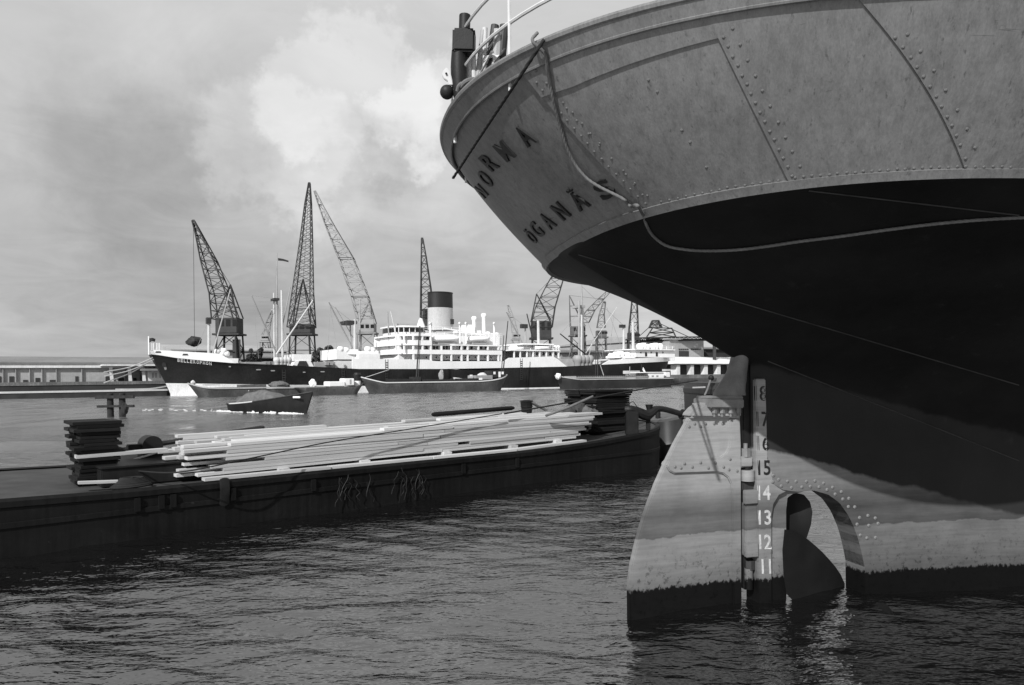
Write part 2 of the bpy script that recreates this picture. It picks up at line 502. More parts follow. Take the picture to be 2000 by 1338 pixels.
def top_w(q, w, off=0.0):
    p = SF.w(*top_sp(q, w))
    if off:
        e = 1e-3
        a = SF.w(*top_sp(q + e, w)) - p; b = SF.w(*top_sp(q, w + e)) - p
        n = a.cross(b)
        if n.length > 0: n.normalize()
        c0 = SF.w(2.5, 0, 4.4)
        if n.dot(p - c0) < 0: n = -n
        p = p + n * off
    return p
def proj(P):
    u, v = FPX * P.x / P.y, FPX * (P.z - CAMH) / P.y
    return AXX + u * _c - v * _s, AXY - (u * _s + v * _c)
_qs = np.linspace(-0.5, 1.35, 371); _ws = np.linspace(-0.02, 1.3, 100)
_tab = []
for q_ in _qs:
    for w_ in _ws:
        P_ = SF.w(*top_sp(q_, w_))
        if P_.y > 1.0:
            x_, y_ = proj(P_); _tab.append((x_, y_, P_.y, q_, w_))
_tab = np.array(_tab)
def qw(px, py):
    d = (_tab[:, 0] - px) ** 2 + (_tab[:, 1] - py) ** 2
    near = d < 25
    if near.any():
        sub = _tab[near]; dd = d[near]
        ok = sub[:, 2] < sub[:, 2].min() + 0.8
        sub, dd = sub[ok], dd[ok]
        r_ = sub[np.argmin(dd)]
    else:
        r_ = _tab[np.argmin(d)]
    return r_[3], r_[4]

def hull_grey():
    m, nt, b = new_mat('hull_grey')
    ob = nd(nt, 'ShaderNodeTexCoord').outputs['Object']
    v = mrange(nt, noise(nt, ob, 0.7, 3, 0.5), 0.3, 0.7, 0.112, 0.158)
    v = mth(nt, 'MULTIPLY', v, mrange(nt, noise(nt, ob, 1.0, 6, 0.75, 0.1, mscale=(11, 11, 0.22)), 0.42, 0.72, 1.06, 0.66))
    v = mth(nt, 'MULTIPLY', v, mrange(nt, noise(nt, ob, 1.0, 3, 0.7, 0.0, mscale=(70, 70, 0.8)), 0.3, 0.7, 0.84, 1.14))
    v = mth(nt, 'MULTIPLY', v, mrange(nt, noise(nt, ob, 1.0, 2, 0.7, 0.6, mscale=(9, 9, 60)), 0.70, 0.74, 1.0, 0.7))
    v = mth(nt, 'MULTIPLY', v, mrange(nt, noise(nt, ob, 6.0, 8, 0.8, 0.5), 0.66, 0.70, 1.0, 0.30))
    v = mth(nt, 'MULTIPLY', v, mrange(nt, noise(nt, ob, 1.0, 4, 0.7, 0.1, mscale=(26, 26, 0.55), moff=(2, 5, 0)), 0.60, 0.70, 1.0, 0.55))
    v = mth(nt, 'MULTIPLY', v, mrange(nt, noise(nt, ob, 1.0, 3, 0.8, 1.2, mscale=(2.2, 2.2, 14), moff=(9, 1, 4)), 0.69, 0.71, 1.0, 0.62))
    v = mth(nt, 'ADD', v, mrange(nt, noise(nt, ob, 3.1, 7, 0.8, 0.3, mscale=(1, 1, 1), moff=(3, 7, 1)), 0.725, 0.74, 0.0, 0.35))
    grey(nt, v, b)
    b.inputs['Roughness'].default_value = 0.52
    h = mth(nt, 'ADD', mth(nt, 'MULTIPLY', noise(nt, ob, 2.6, 2, 0.5), 0.8), mth(nt, 'MULTIPLY', noise(nt, ob, 38, 5, 0.7), 0.09))
    h = mth(nt, 'ADD', h, mth(nt, 'MULTIPLY', noise(nt, ob, 1.0, 4, 0.6, mscale=(40, 40, 1.5)), 0.05))
    h = mth(nt, 'ADD', h, mth(nt, 'MULTIPLY', noise(nt, ob, 1.0, 2, 0.5, mscale=(3.2, 3.2, 0.5)), 0.9))      # plating hollowed between frames
    set_bump(nt, b, h, 0.5, 0.026)
    return m
M['hull_grey'] = hull_grey()

def rudder_mat(name='rudder_grey', counter=False):
    """weathered grey with tide lines and fouling"""
    m, nt, b = new_mat(name)
    ob = nd(nt, 'ShaderNodeTexCoord').outputs['Object']
    sep = nd(nt, 'ShaderNodeSeparateXYZ'); nt.links.new(ob, sep.inputs[0])
    zz = mth(nt, 'ADD', sep.outputs[2], mrange(nt, noise(nt, ob, 3.0, 5, 0.6, mscale=(1, 1, .4)), 0.2, 0.8, -0.05, 0.05))
    cr = nd(nt, 'ShaderNodeValToRGB'); nt.links.new(mrange(nt, zz, 0.0, 2.0, 0.0, 1.0), cr.inputs[0])
    e = cr.color_ramp.elements
    stops = [(0.0, .12), (.06, .15), (.12, .17), (.20, .19), (.295, .19), (.30, .09), (.36, .12), (.42, .09), (.50, .15), (.57, .23), (.8, .27), (1, .27)]
    e[0].position, e[1].position = stops[0][0], stops[-1][0]
    for i, (p, c_) in enumerate(stops):
        el = e[0] if i == 0 else (e[-1] if i == len(stops) - 1 else e.new(p))
        el.color = (c_, c_, c_, 1)
    bwn = nd(nt, 'ShaderNodeRGBToBW'); nt.links.new(cr.outputs[0], bwn.inputs[0])
    v = mth(nt, 'MULTIPLY', bwn.outputs[0], mrange(nt, noise(nt, ob, 2.2, 6, 0.65), 0.3, 0.7, 0.85, 1.14))
    v = mth(nt, 'MULTIPLY', v, mrange(nt, noise(nt, ob, 1.0, 5, 0.6, mscale=(2, 2, 26)), 0.3, 0.72, 1.1, 0.82))
    wl = mth(nt, 'ADD', sep.outputs[2], mrange(nt, noise(nt, ob, 22.0, 5, 0.7, mscale=(1, 1, .5)), 0.3, 0.7, -0.035, 0.035))
    v = mth(nt, 'MULTIPLY', v, mrange(nt, wl, -0.01, 0.012, 0.035, 1.0))
    foul = mth(nt, 'MULTIPLY', mrange(nt, noise(nt, ob, 14.0, 7, 0.75), 0.54, 0.66, 0.0, 0.75), mrange(nt, sep.outputs[2], 0.02, 0.62, 1.0, 0.0))
    v = mth(nt, 'MULTIPLY', v, mth(nt, 'SUBTRACT', 1.0, foul))
    if counter:      # duller on the hull; black above, shade painted in down to the cast-shadow edge
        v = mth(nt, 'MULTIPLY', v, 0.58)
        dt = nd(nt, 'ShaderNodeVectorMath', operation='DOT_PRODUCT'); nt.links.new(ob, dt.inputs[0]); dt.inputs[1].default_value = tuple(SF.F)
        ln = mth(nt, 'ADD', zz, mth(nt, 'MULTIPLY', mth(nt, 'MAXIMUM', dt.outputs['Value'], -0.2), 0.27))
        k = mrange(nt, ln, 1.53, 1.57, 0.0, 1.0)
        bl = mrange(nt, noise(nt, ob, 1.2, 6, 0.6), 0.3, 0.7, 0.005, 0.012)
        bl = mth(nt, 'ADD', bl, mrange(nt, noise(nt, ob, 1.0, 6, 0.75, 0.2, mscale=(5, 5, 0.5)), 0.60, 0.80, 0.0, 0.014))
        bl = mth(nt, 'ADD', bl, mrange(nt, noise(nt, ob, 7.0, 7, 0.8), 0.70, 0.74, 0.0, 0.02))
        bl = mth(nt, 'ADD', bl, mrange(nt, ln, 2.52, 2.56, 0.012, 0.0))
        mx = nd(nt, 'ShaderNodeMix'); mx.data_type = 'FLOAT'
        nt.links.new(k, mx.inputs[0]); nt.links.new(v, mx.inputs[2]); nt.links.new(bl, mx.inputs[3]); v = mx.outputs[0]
    grey(nt, v, b)
    b.inputs['Roughness'].default_value = 0.62
    b.inputs['Specular IOR Level'].default_value = 0.12
    h = mth(nt, 'ADD', noise(nt, ob, 3.0, 3, 0.5), mth(nt, 'MULTIPLY', noise(nt, ob, 60, 4, 0.6), 0.12))
    set_bump(nt, b, h, 0.4, 0.02)
    return m
M['rudder'] = rudder_mat()

M['counter'] = rudder_mat('counter_paint_shade', True)

# --- topside shell (thin, behind the plates)
def shell(q0, q1, nq, w0, w1, nw, off0, off1=None, thick=0.03):
    """patch with plate thickness; q0,q1 are functions of w or numbers"""
    f0 = q0 if callable(q0) else (lambda w: q0)
    f1 = q1 if callable(q1) else (lambda w: q1)
    g0 = w0 if callable(w0) else (lambda q: w0)
    g1 = w1 if callable(w1) else (lambda q: w1)
    off1 = off0 if off1 is None else off1
    outer, inner = [], []
    for i in range(nq + 1):
        a = i / nq; ro, ri = [], []
        for j in range(nw + 1):
            b = j / nw
            wm = 0.5
            q = f0(b) * (1 - a) + f1(b) * a
            w = g0(q) * (1 - b) + g1(q) * b
            q = f0(w) * (1 - a) + f1(w) * a
            o = off0 * (1 - a) + off1 * a
            ro.append(top_w(q, w, o)); ri.append(top_w(q, w, o - thick))
        outer.append(ro); inner.append(ri)
    mb = MB()
    nv = nw + 1
    vs = [p for r_ in outer for p in r_] + [p for r_ in inner for p in r_]
    N0 = (nq + 1) * nv; fs = []
    for i in range(nq):
        for j in range(nw):
            a = i * nv + j
            fs.append((a, a + 1, a + nv + 1, a + nv)); fs.append((N0 + a, N0 + a + nv, N0 + a + nv + 1, N0 + a + 1))
    for i in range(nq):
        a = i * nv; fs.append((a, a + nv, N0 + a + nv, N0 + a)); a += nw; fs.append((a, N0 + a, N0 + a + nv, a + nv))
    for j in range(nw):
        a = j; fs.append((a, N0 + a, N0 + a + 1, a + 1)); a = nq * nv + j; fs.append((a, a + 1, N0 + a + 1, N0 + a))
    return mb.add(vs, fs)
def seam(pb, pt):
    (qb, wb), (qt, wt) = qw(*pb), qw(*pt)
    k = (qt - qb) / (wt - wb)
    return lambda w: qb + k * (w - wb)
s_a = seam((1060, 483), (905, 290))
s_b = seam((1085, 455), (925, 222))
s_1 = seam((1266, 411), (1033, 152))
s_2 = seam((1540, 357), (1412, 95))
s_3 = seam((1880, 325), (1750, 90))
hz = [qw(1062, 176), qw(1130, 152), qw(1210, 123), qw(1285, 98)]
def w_h(q):
    return interp(q, [h_[0] for h_ in hz], [h_[1] for h_ in hz]) if q < hz[-1][0] else hz[-1][1] + (q - hz[-1][0]) * 0.25
WT = 1.0
P1 = shell(-2, s_a, 60, -0.004, WT, 12, 0.004)
PL = [P1, shell(s_a, s_b, 14, -0.004, WT, 14, 0.010, 0.006), shell(s_b, s_1, 16, -0.004, WT, 14, 0.013, 0.004),
      shell(s_1, s_2, 26, -0.004, w_h, 12, 0.020, 0.004), shell(s_2, s_3, 22, -0.004, WT, 14, 0.022, 0.006), shell(s_3, 2, 40, -0.004, WT, 14, 0.020, 0.004),
      shell(s_1, s_2, 26, lambda q: w_h(q) - 0.03, WT, 6, 0.034, 0.020)]
plates = [p.build('hull_plate', 'hull_grey', ship, smooth=True, sharp=30) for p in PL]
# bulwark band and moulding under the rail
shell(-2, 2, 220, 0.925, 1.02, 3, 0.042, None, 0.03).build('rail_band', 'hull_grey', ship, smooth=True, sharp=30)
MB().tube([top_w(-2 + 4 * i / 220, 0.92, 0.036) for i in range(221)], 0.016, 6).build('rail_moulding', 'hull_grey', ship, smooth=True)
MB().tube([top_w(-2 + 4 * i / 220, 1.02, 0.02) for i in range(221)], 0.035, 8).build('rail_cap', 'hull_grey', ship, smooth=True)
# chafing edge strip along the knuckle
shell(-2, 2, 260, -0.03, 0.022, 2, 0.032, None, 0.05).build('knuckle_strip', 'hull_grey', ship, smooth=True, sharp=30)
# deck inside the bulwark
mbd = MB(); row = []
for i in range(121):
    k, r_ = kline(-2 + 4 * i / 120); q_ = k.lerp(r_, 0.35); row.append(SF.w(q_.x + (0.5 if q_.x < 3 else 0), q_.y * 0.90, q_.z))
half = len(row) // 2
for i in range(half):
    a, b, c_, d = row[i], row[i + 1], row[-2 - i], row[-1 - i]
    mbd.add([a, b, c_, d], [(0, 1, 2, 3)])
mbd.build('deck', 'barge_deck', ship)

# --- counter underside and lower hull
ARCH = [SF.hit(x, y, 0.17) for x, y in ((1478, 900), (1490, 922), (1507, 942), (1530, 957), (1560, 961), (1590, 958), (1618, 966), (1640, 982), (1658, 1008), (1672, 1040), (1681, 1072), (1688, 1107))]
AS, AZ = [a[0] for a in ARCH], [a[1] for a in ARCH]
S_AFT = KC - KA
def pk(s):
    if s >= KC: return kline(1 + min(1, (s - KC) / FWD))[0].y
    x = min(1, (KC - s) / KA)
    return KBr * max(0, 1 - x ** KN) ** (1 / KN)
def zk(s): return KZ - 0.0072 * min(s - S_AFT, 6) - 0.012
def smooth_fn(f):
    cache = {}
    def g(s):
        k = round(s, 3)
        if k not in cache:
            w = 0.55 * min(1.0, max(0.0, (s + 0.2) / 0.8))
            cache[k] = sum(f(s + w * d) for d in (-1, -.66, -.33, 0, .33, .66, 1)) / 7
        return cache[k]
    return g
@smooth_fn
def zc(s):
    return interp(s, [S_AFT, -0.39, 0.0, 0.5, 2.0, 5.0, 10.0, 16.0], [3.88, 2.66, 2.47, 2.32, 1.95, 0.9, -0.3, -1.0])
@smooth_fn
def pw(s):
    return interp(s, [S_AFT, -0.3, 0.0, 1.4, 3, 6, 16], [0.0, 0.03, 0.16, 0.17, 0.32, 0.8, 2.4])
def phull(s, z):
    t = min(1, max(0, (z - zc(s)) / (zk(s) - zc(s))))
    ex = interp(s, [S_AFT, -0.5, 0.6, 6], [0.92, 1.05, 1.4, 1.1])
    a = pw(s)
    return a + (max(pk(s), a) - a) * t ** ex
def zlow(s):
    if s < AS[0]: return zc(s)
    if s > AS[-1]: return -1.2
    return interp(s, AS, AZ)
sts = list(S_AFT + (AS[0] - 0.12 - S_AFT) * (1 - np.cos(np.linspace(0, math.pi / 2, 44)))) + [AS[0] - 0.001] + list(np.linspace(AS[0], AS[-1], 46)) + [AS[-1] + 0.002] + list(np.linspace(AS[-1] + 0.15, 16.2, 44))
NZ = 34
rows = []
for s in sts:
    z1, z0 = zk(s), zlow(s)
    near = []
    for j in range(NZ + 1):
        zm_ = max(zc(s), z0)
        z = z1 + (zm_ - z1) * (j / 22) if j <= 22 else zm_ + (z0 - zm_) * (j - 22) / (NZ - 22)
        near.append((s, phull(s, z), z))
    far = [(a, -b, c_) for a, b, c_ in reversed(near)]
    rows.append([SF.w(*p) for p in near + far])
mu = MB().loft(rows)
def weld(mb):
    key = {}; v = []; mp = []
    for p in mb.v:
        k = (round(p[0], 5), round(p[1], 5), round(p[2], 5))
        if k not in key: key[k] = len(v); v.append(p)
        mp.append(key[k])
    f = []
    for q in mb.f:
        q2 = []
        for i in q:
            if mp[i] not in q2: q2.append(mp[i])
        if len(q2) > 2: f.append(tuple(q2))
    mb.v, mb.f = v, f
    return mb
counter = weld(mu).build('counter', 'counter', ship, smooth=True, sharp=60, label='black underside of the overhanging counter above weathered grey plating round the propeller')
lower = counter
BV = {}
def bvh(o):
    if o.name not in BV:
        me = o.data; org = ORG[o.name]
        BV[o.name] = BVHTree.FromPolygons([v.co + org for v in me.vertices], [tuple(p.vertices) for p in me.polygons])
    return BV[o.name]
def cast(px, py, objs):
    best = None; d = ray(px, py).normalized()
    for o in objs:
        loc, nor, _, dist = bvh(o).ray_cast(CAM, d, 40)
        if loc is not None and (best is None or dist < best[2]):
            best = (loc, nor if nor.dot(d) < 0 else -nor, dist)
    return best
# faint plate laps under the counter
for A_, B_ in (((1130, 497), (1990, 752)), ((1500, 705), (1990, 900)), ((1580, 372), (1990, 420))):
    pts = []
    for i in range(41):
        h_ = cast(A_[0] + (B_[0] - A_[0]) * i / 40, A_[1] + (B_[1] - A_[1]) * i / 40, [counter])
        if h_: pts.append(h_[0] + h_[1] * 0.002)
    if len(pts) > 3: MB().tube(pts, 0.008, 5).build('plate_lap', 'dark_iron', ship, smooth=True)

# --- stern frame: post and propeller aperture
def sf_poly(pts, p):
    return [SF.w(*(lambda a: (a[0], p, a[1]))(SF.hit(x, y, p))) for x, y in pts]
pp = sf_poly([(1477, 740), (1496, 740), (1500, 900), (1520, 950), (1538, 960), (1522, 968), (1512, 985), (1508, 1010), (1508, 1128)], 0.14)
bot = [SF.w(SF.hit(1508, 1128, 0.14)[0], 0.14, -1.3), SF.w(SF.hit(1481, 1128, 0.14)[0], 0.14, -1.3)]
MB().prism(pp + bot, SF.N * -0.28).build('stern_post', 'rudder', ship, bevel=0.012)
pp = sf_poly([(1500, 950), (1600, 952), (1560, 963), (1537, 966), (1536, 1000), (1536, 1128)], 0.07)
bot = [SF.w(SF.hit(1536, 1128, 0.07)[0], 0.07, -1.3), SF.w(SF.hit(1500, 1128, 0.07)[0], 0.07, -1.3)]
MB().prism(pp + bot, SF.N * -0.14).build('stern_web', 'rudder', ship, bevel=0.006)
# inner face of the aperture
mb = MB()
for i in range(len(ARCH) - 1):
    (a, za), (b, zb) = ARCH[i], ARCH[i + 1]
    mb.add([SF.w(a, pw(a), za), SF.w(a, -pw(a), za), SF.w(b, -pw(b), zb), SF.w(b, pw(b), zb)], [(0, 1, 2, 3)])
a, za = ARCH[-1]
mb.add([SF.w(a, pw(a), za), SF.w(a, -pw(a), za), SF.w(a, -pw(a), -1.3), SF.w(a, pw(a), -1.3)], [(0, 1, 2, 3)])
weld(mb).build('aperture_edge', 'rudder', ship, smooth=True, sharp=60)
# propeller
prop_c = SF.w(0.72, 0, -0.55)
hub = MB().tube([prop_c - SF.F * 0.32, prop_c - SF.F * 0.1, prop_c + SF.F * 0.5], [0.1, 0.2, 0.22], 16)
hub = hub.build('propeller', 'prop_bronze', ship, smooth=True)
for k in range(1, 4):
    a0 = R(-14 + 90 * k); rows = []
    side = Vector((0, 0, 1)).cross(SF.F)
    for j in range(11):
        r_ = 0.15 + (1.32 - 0.15) * j / 10
        chord = 0.25 + 1.0 * math.sin(math.pi * min(1, (j / 10) ** 0.8) * 0.93)
        pitch = math.atan2(3.6 / (2 * math.pi), r_)
        row = []
        for i in range(9):
            c_ = (i / 8 - 0.5) * chord
            ang = a0 + c_ * math.cos(pitch) / max(r_, 0.2)
            ax = c_ * math.sin(pitch)
            row.append(prop_c + (Vector((0, 0, 1)) * math.cos(ang) + side * math.sin(ang)) * r_ + SF.F * ax)
        rows.append(row)
    mbp = MB().loft(rows); mbp.loft([[p + SF.F * 0.035 for p in r_] for r_ in rows])
    mbp.build('blade', 'prop_bronze', hub, smooth=True)

bl = [(1532, 1034), (1552, 1037), (1566, 1045), (1580, 1055), (1594, 1067), (1607, 1079), (1619, 1092), (1631, 1106), (1642, 1122), (1650, 1140), (1648, 1175), (1600, 1190), (1560, 1185), (1536, 1160), (1530, 1120), (1528, 1075)]
def bl_pt(x, y, d): 
    p_ = 0.16 - 0.34 * (x - 1528) / 122 + d
    s_, z_ = SF.hit(x, y, p_); return SF.w(s_, p_, z_)
cx_, cy_ = 1575, 1110
rows = [[bl_pt(cx_ + (x - cx_) * k, cy_ + (y - cy_) * k, 0.035 * (1 - k * k)) for x, y in bl] for k in (0.05, .4, .75, 1)] + [[bl_pt(cx_ + (x - cx_) * k, cy_ + (y - cy_) * k, -0.035 * (1 - k * k)) for x, y in bl] for k in (.75, .4, .05)]
MB().loft(rows, True, True).build('blade', 'prop_bronze', hub, smooth=True)

fill_bl = [(1534, 1045), (1535, 1000), (1538, 972), (1552, 962), (1570, 966), (1582, 980), (1587, 1000), (1584, 1025), (1576, 1050), (1560, 1070)]  # extra blade, added to darken the aperture where open water lies
cx_, cy_ = 1560, 1015
def fill_bl_pt(x, y, d):
    p_ = -0.30 + 0.22 * (x - 1534) / 55 + d
    s_, z_ = SF.hit(x, y, p_); return SF.w(s_, p_, z_)
rows = [[fill_bl_pt(cx_ + (x - cx_) * k, cy_ + (y - cy_) * k, 0.03 * (1 - k * k)) for x, y in fill_bl] for k in (0.05, .4, .75, 1)] + [[fill_bl_pt(cx_ + (x - cx_) * k, cy_ + (y - cy_) * k, -0.03 * (1 - k * k)) for x, y in fill_bl] for k in (.75, .4, .05)]
MB().loft(rows, True, True).build('blade', 'prop_bronze', hub, smooth=True)

# --- rudder
ra, rb = onz(1463, 1127), onz(1229, 1153)
dv = rb - ra
RF = Frame(ra, math.atan2(dv.y, dv.x), -1)       # t runs aft along the rudder, n towards the camera
if (CAM - Vector((ra.x, ra.y, 0))).dot(RF.N) < 0: RF.N = -RF.N
def rpts(pts, n): return [RF.w(*(lambda a: (a[0], n, a[1]))(RF.hit(x, y, n))) for x, y in pts]
def rprism(name, pts, th, mat, parent, bevel=0.01, low=None, label=None, fwd=0.0):
    q = rpts(pts, th)
    if low is not None:
        a, b = q[low[0]], q[low[1]]
        q = q[:low[0] + 1] + [Vector((a.x, a.y, -1.3)), Vector((b.x, b.y, -1.3))] + q[low[1]:]
    return MB().prism(q, RF.N * (-2 * th)).build(name, mat, parent, bevel=bevel, label=label)
rud = rprism('rudder', [(1446, 800), (1349, 812), (1340, 830), (1320, 866), (1301, 905), (1283, 945), (1268, 985), (1255, 1025), (1244, 1065), (1235, 1105), (1231, 1135), (1230, 1153), (1448, 1128)], 0.045, 'rudder', ship, low=(11, 12), bevel=0.012)
ORG[rud.name] = ORG[ship.name]
rprism('head_casting', [(1348, 817), (1351, 808), (1361, 797), (1373, 789), (1386, 785), (1400, 783), (1450, 783), (1450, 817)], 0.11, 'rudder', rud, bevel=0.03)
rprism('stock_arm', [(1427, 818), (1446, 818), (1448, 870), (1449, 1129), (1433, 1131), (1431, 965), (1429, 946), (1423, 933), (1413, 925), (1400, 922), (1318, 925), (1308, 920), (1303, 911), (1307, 902), (1316, 898), (1392, 897), (1408, 893), (1419, 885), (1425, 873), (1427, 858)], 0.08, 'rudder', rud, low=(3, 4), bevel=0.012)
rprism('coupling', [(1388, 779), (1454, 779), (1454, 797), (1388, 797)], 0.19, 'grey_iron', rud, bevel=0.012)
rprism('flange', [(1391, 773), (1451, 773), (1453, 779), (1389, 779)], 0.17, 'grey_iron', rud, bevel=0.008)
for x in (1397, 1412, 1429, 1444):
    t_, z_ = RF.hit(x, 800, 0.15); c_ = RF.w(t_, 0.13, z_)
    MB().tube([c_ + Vector((0, 0, .03)), c_ - Vector((0, 0, .045))], 0.032, 6).build('coupling_nut', 'grey_iron', rud)
    MB().tube([c_ - Vector((0, 0, .04)), c_ - Vector((0, 0, .085))], 0.016, 8).build('coupling_bolt', 'grey_iron', rud)
# stock casting flaring into the trunk
rows = []
for (xl, xr, y, th) in ((1396, 1452, 773, .16), (1399, 1451, 764, .15), (1406, 1452, 753, .14), (1414, 1453, 742, .14), (1422, 1454, 729, .13), (1428, 1455, 715, .13), (1433, 1456, 698, .13), (1436, 1457, 680, .13), (1438, 1459, 660, .14), (1439, 1463, 648, .14), (1440, 1467, 636, .14)):
    t0, z0 = RF.hit(xl, y, 0); t1, _ = RF.hit(xr, y, 0)
    tc, hw = (t0 + t1) / 2, abs(t0 - t1) / 2
    rows.append([RF.w(tc + hw * math.cos(a) * (abs(math.cos(a)) ** -0.25 if abs(math.cos(a)) > .01 else 1), th * math.sin(a), z0) for a in np.linspace(0, 2 * math.pi, 21)[:-1]])
MB().loft(rows, True, True).build('rudder_trunk', 'grey_iron', ship, smooth=True, sharp=50)
t0, z0 = RF.hit(1453, 641, 0)
MB().lathe(RF.w(t0, 0, z0), [(0.02, -.05), (.2, -.05), (.2, .05), (.02, .05)], 18, ang=0).build('trunk_flange', 'grey_iron', ship, smooth=True)
# pintles and gudgeons between rudder and post
def pbox(name, x0, x1, y0, y1, p0, p1, mat, parent, bevel=0.01):
    (s0, z1), (s1, z0) = SF.hit(x0, y0, p1), SF.hit(x1, y1, p1)
    mbx = MB().fbox(SF, s0, s1, p0, p1, z0, z1)
    return mbx.build(name, mat, parent, bevel=bevel)
def pcyl(name, xc, y0, y1, r_, p, mat, parent, nn=16):
    s0, z1 = SF.hit(xc, y0, p); _, z0 = SF.hit(xc, y1, p)
    return MB().tube([SF.w(s0, p, z0), SF.w(s0, p, z1)], r_, nn).build(name, mat, parent, smooth=True)
pcyl('pintle_nut', 1456, 876, 892, 0.062, 0.05, 'grey_iron', ship, 6)
pcyl('pintle_pin', 1456, 866, 880, 0.025, 0.05, 'grey_iron', ship)
pbox('gudgeon', 1446, 1471, 892, 912, -0.1, 0.1, 'rudder', ship, 0.015)
pcyl('gudgeon_bush', 1458, 912, 920, 0.05, 0.03, 'black_iron', ship)
pcyl('gudgeon_ring', 1460, 918, 939, 0.082, 0.06, 'rudder', ship)
pbox('pintle_bracket', 1451, 1473, 941, 958, -0.06, 0.07, 'dark_iron', ship, 0.012)
pbox('gudgeon_strap', 1455, 1481, 958, 984, 0.10, 0.155, 'rudder', ship, 0.008)
pbox('post_bar', 1456, 1481, 985, 1086, -0.08, 0.115, 'rudder', ship, 0.01)
pbox('gudgeon_strap', 1458, 1482, 1062, 1088, 0.10, 0.16, 'rudder', ship, 0.008)
pcyl('pintle_nut', 1464, 1094, 1112, 0.06, 0.05, 'dark_iron', ship, 6)
pcyl('pintle_pin', 1462, 1110, 1150, 0.05, 0.05, 'rudder', ship)
pbox('rudder_post', 1450, 1482, 700, 1150, -0.1, 0.02, 'black_iron', ship, 0.01)

# --- rivets (a shared round head), placed on the plating
def rivet_mesh(mat):
    mb = MB().lathe((0, 0, 0), [(1.0, -0.15), (0.97, 0.12), (0.82, 0.36), (0.5, 0.56), (0.12, 0.62)], 8)
    o = mb.build('rivet', mat, None, smooth=True, sharp=80)
    me = o.data; bpy.data.objects.remove(o); return me
RV, RVL = rivet_mesh('hull_grey'), rivet_mesh('rudder')
def rivet(px, py, objs, r_, me=None, jit=1.0):
    h_ = cast(px + rnd.uniform(-jit, jit), py + rnd.uniform(-jit, jit), objs)
    if not h_: return
    z = h_[1].normalized(); x = z.orthogonal().normalized(); y = z.cross(x)
    piece('rivet', me or RV, ship, basis(h_[0], x, y, z, (r_, r_, r_ * rnd.uniform(0.8, 1.1))))
def line(p0, p1, step):
    n_ = max(1, int(math.hypot(p1[0] - p0[0], p1[1] - p0[1]) / step))
    return [(p0[0] + (p1[0] - p0[0]) * i / n_, p0[1] + (p1[1] - p0[1]) * i / n_) for i in range(n_ + 1)]
def seam_px(sm, w): return proj(top_w(sm(w), w, 0.02))
for sm, step, gap, ra_ in ((s_1, 13.5, 9, .0135), (s_2, 12.5, 11, .0135), (s_3, 20, 8, .0135)):
    pts = [seam_px(sm, w) for w in np.linspace(0.02, 1.0, 40)]
    acc = 0
    for a, b in zip(pts[:-1], pts[1:]):
        acc += math.hypot(b[0] - a[0], b[1] - a[1])
        if acc > step and 60 < a[1] < 420:
            acc = 0; rivet(a[0] + gap, a[1] - 2, plates, ra_)
for sm, step, gap in ((s_1, 30, 24), (s_2, 29, 34), (s_3, 40, 32)):
    pts = [seam_px(sm, w) for w in np.linspace(0.02, 1.0, 60)]
    acc = 0
    for a, b in zip(pts[:-1], pts[1:]):
        acc += math.hypot(b[0] - a[0], b[1] - a[1])
        if acc > step and 60 < a[1] < 400:
            acc = 0; rivet(a[0] + gap, a[1] - 6, plates, 0.0135)
for z_ in ((900, 490), (950, 550), (1005, 610), (1165, 795), (1215, 855), (1260, 915), (790, 365), (845, 425), (1350, 305), (1300, 235)):
    rivet(840 + z_[0] / 3.042, 80 + z_[1] / 3.041, plates, 0.0125)
for z_ in ((108, 583), (160, 662), (267, 823)):
    rivet(1300 + z_[0] / 3.346, 80 + z_[1] / 3.345, plates, 0.014)
# along the knuckle
acc = 0; last = None
for i in range(900):
    q_ = 0.28 + 1.0 * i / 900
    x, y = proj(top_w(q_, 0.035, 0.03))
    if last: acc += math.hypot(x - last[0], y - last[1])
    last = (x, y)
    if x > 1990: break
    if acc > (16 if x > 1250 else 10):
        acc = 0; rivet(x, y, plates, 0.0125 if x > 1250 else 0.0095)
for zx, zy in ((430, 425), (475, 460), (545, 475), (610, 475), (685, 470), (755, 470), (820, 490), (890, 515), (955, 555), (1015, 605), (1060, 670),
               (375, 430), (430, 480), (498, 512), (575, 520), (650, 515), (715, 512), (780, 518), (845, 540), (905, 570), (965, 612), (1010, 665),
               (330, 255), (375, 290), (1100, 755), (1080, 800), (1100, 885), (1160, 740), (1215, 755), (1165, 815), (1240, 800), (1150, 910), (1215, 905)):
    rivet(1400 + zx / 3.934, 820 + zy / 3.935, [lower], 0.024, RVL)
# rivets on the rudder arm, head and fore edge
robs = [rud] + [o for o in rud.children if o.name.split('.')[0] in ('stock_arm', 'head_casting')]
for x, y in ((1337, 905), (1352, 912), (1369, 904), (1384, 914), (1398, 905), (1413, 912), (1426, 897), (1319, 911), (1356, 827), (1378, 827), (1395, 828), (1345, 834), (1369, 833), (1412, 827), (1423, 917), (1439, 920), (1331, 914)):
    rivet(x, y, robs, 0.02, RVL)

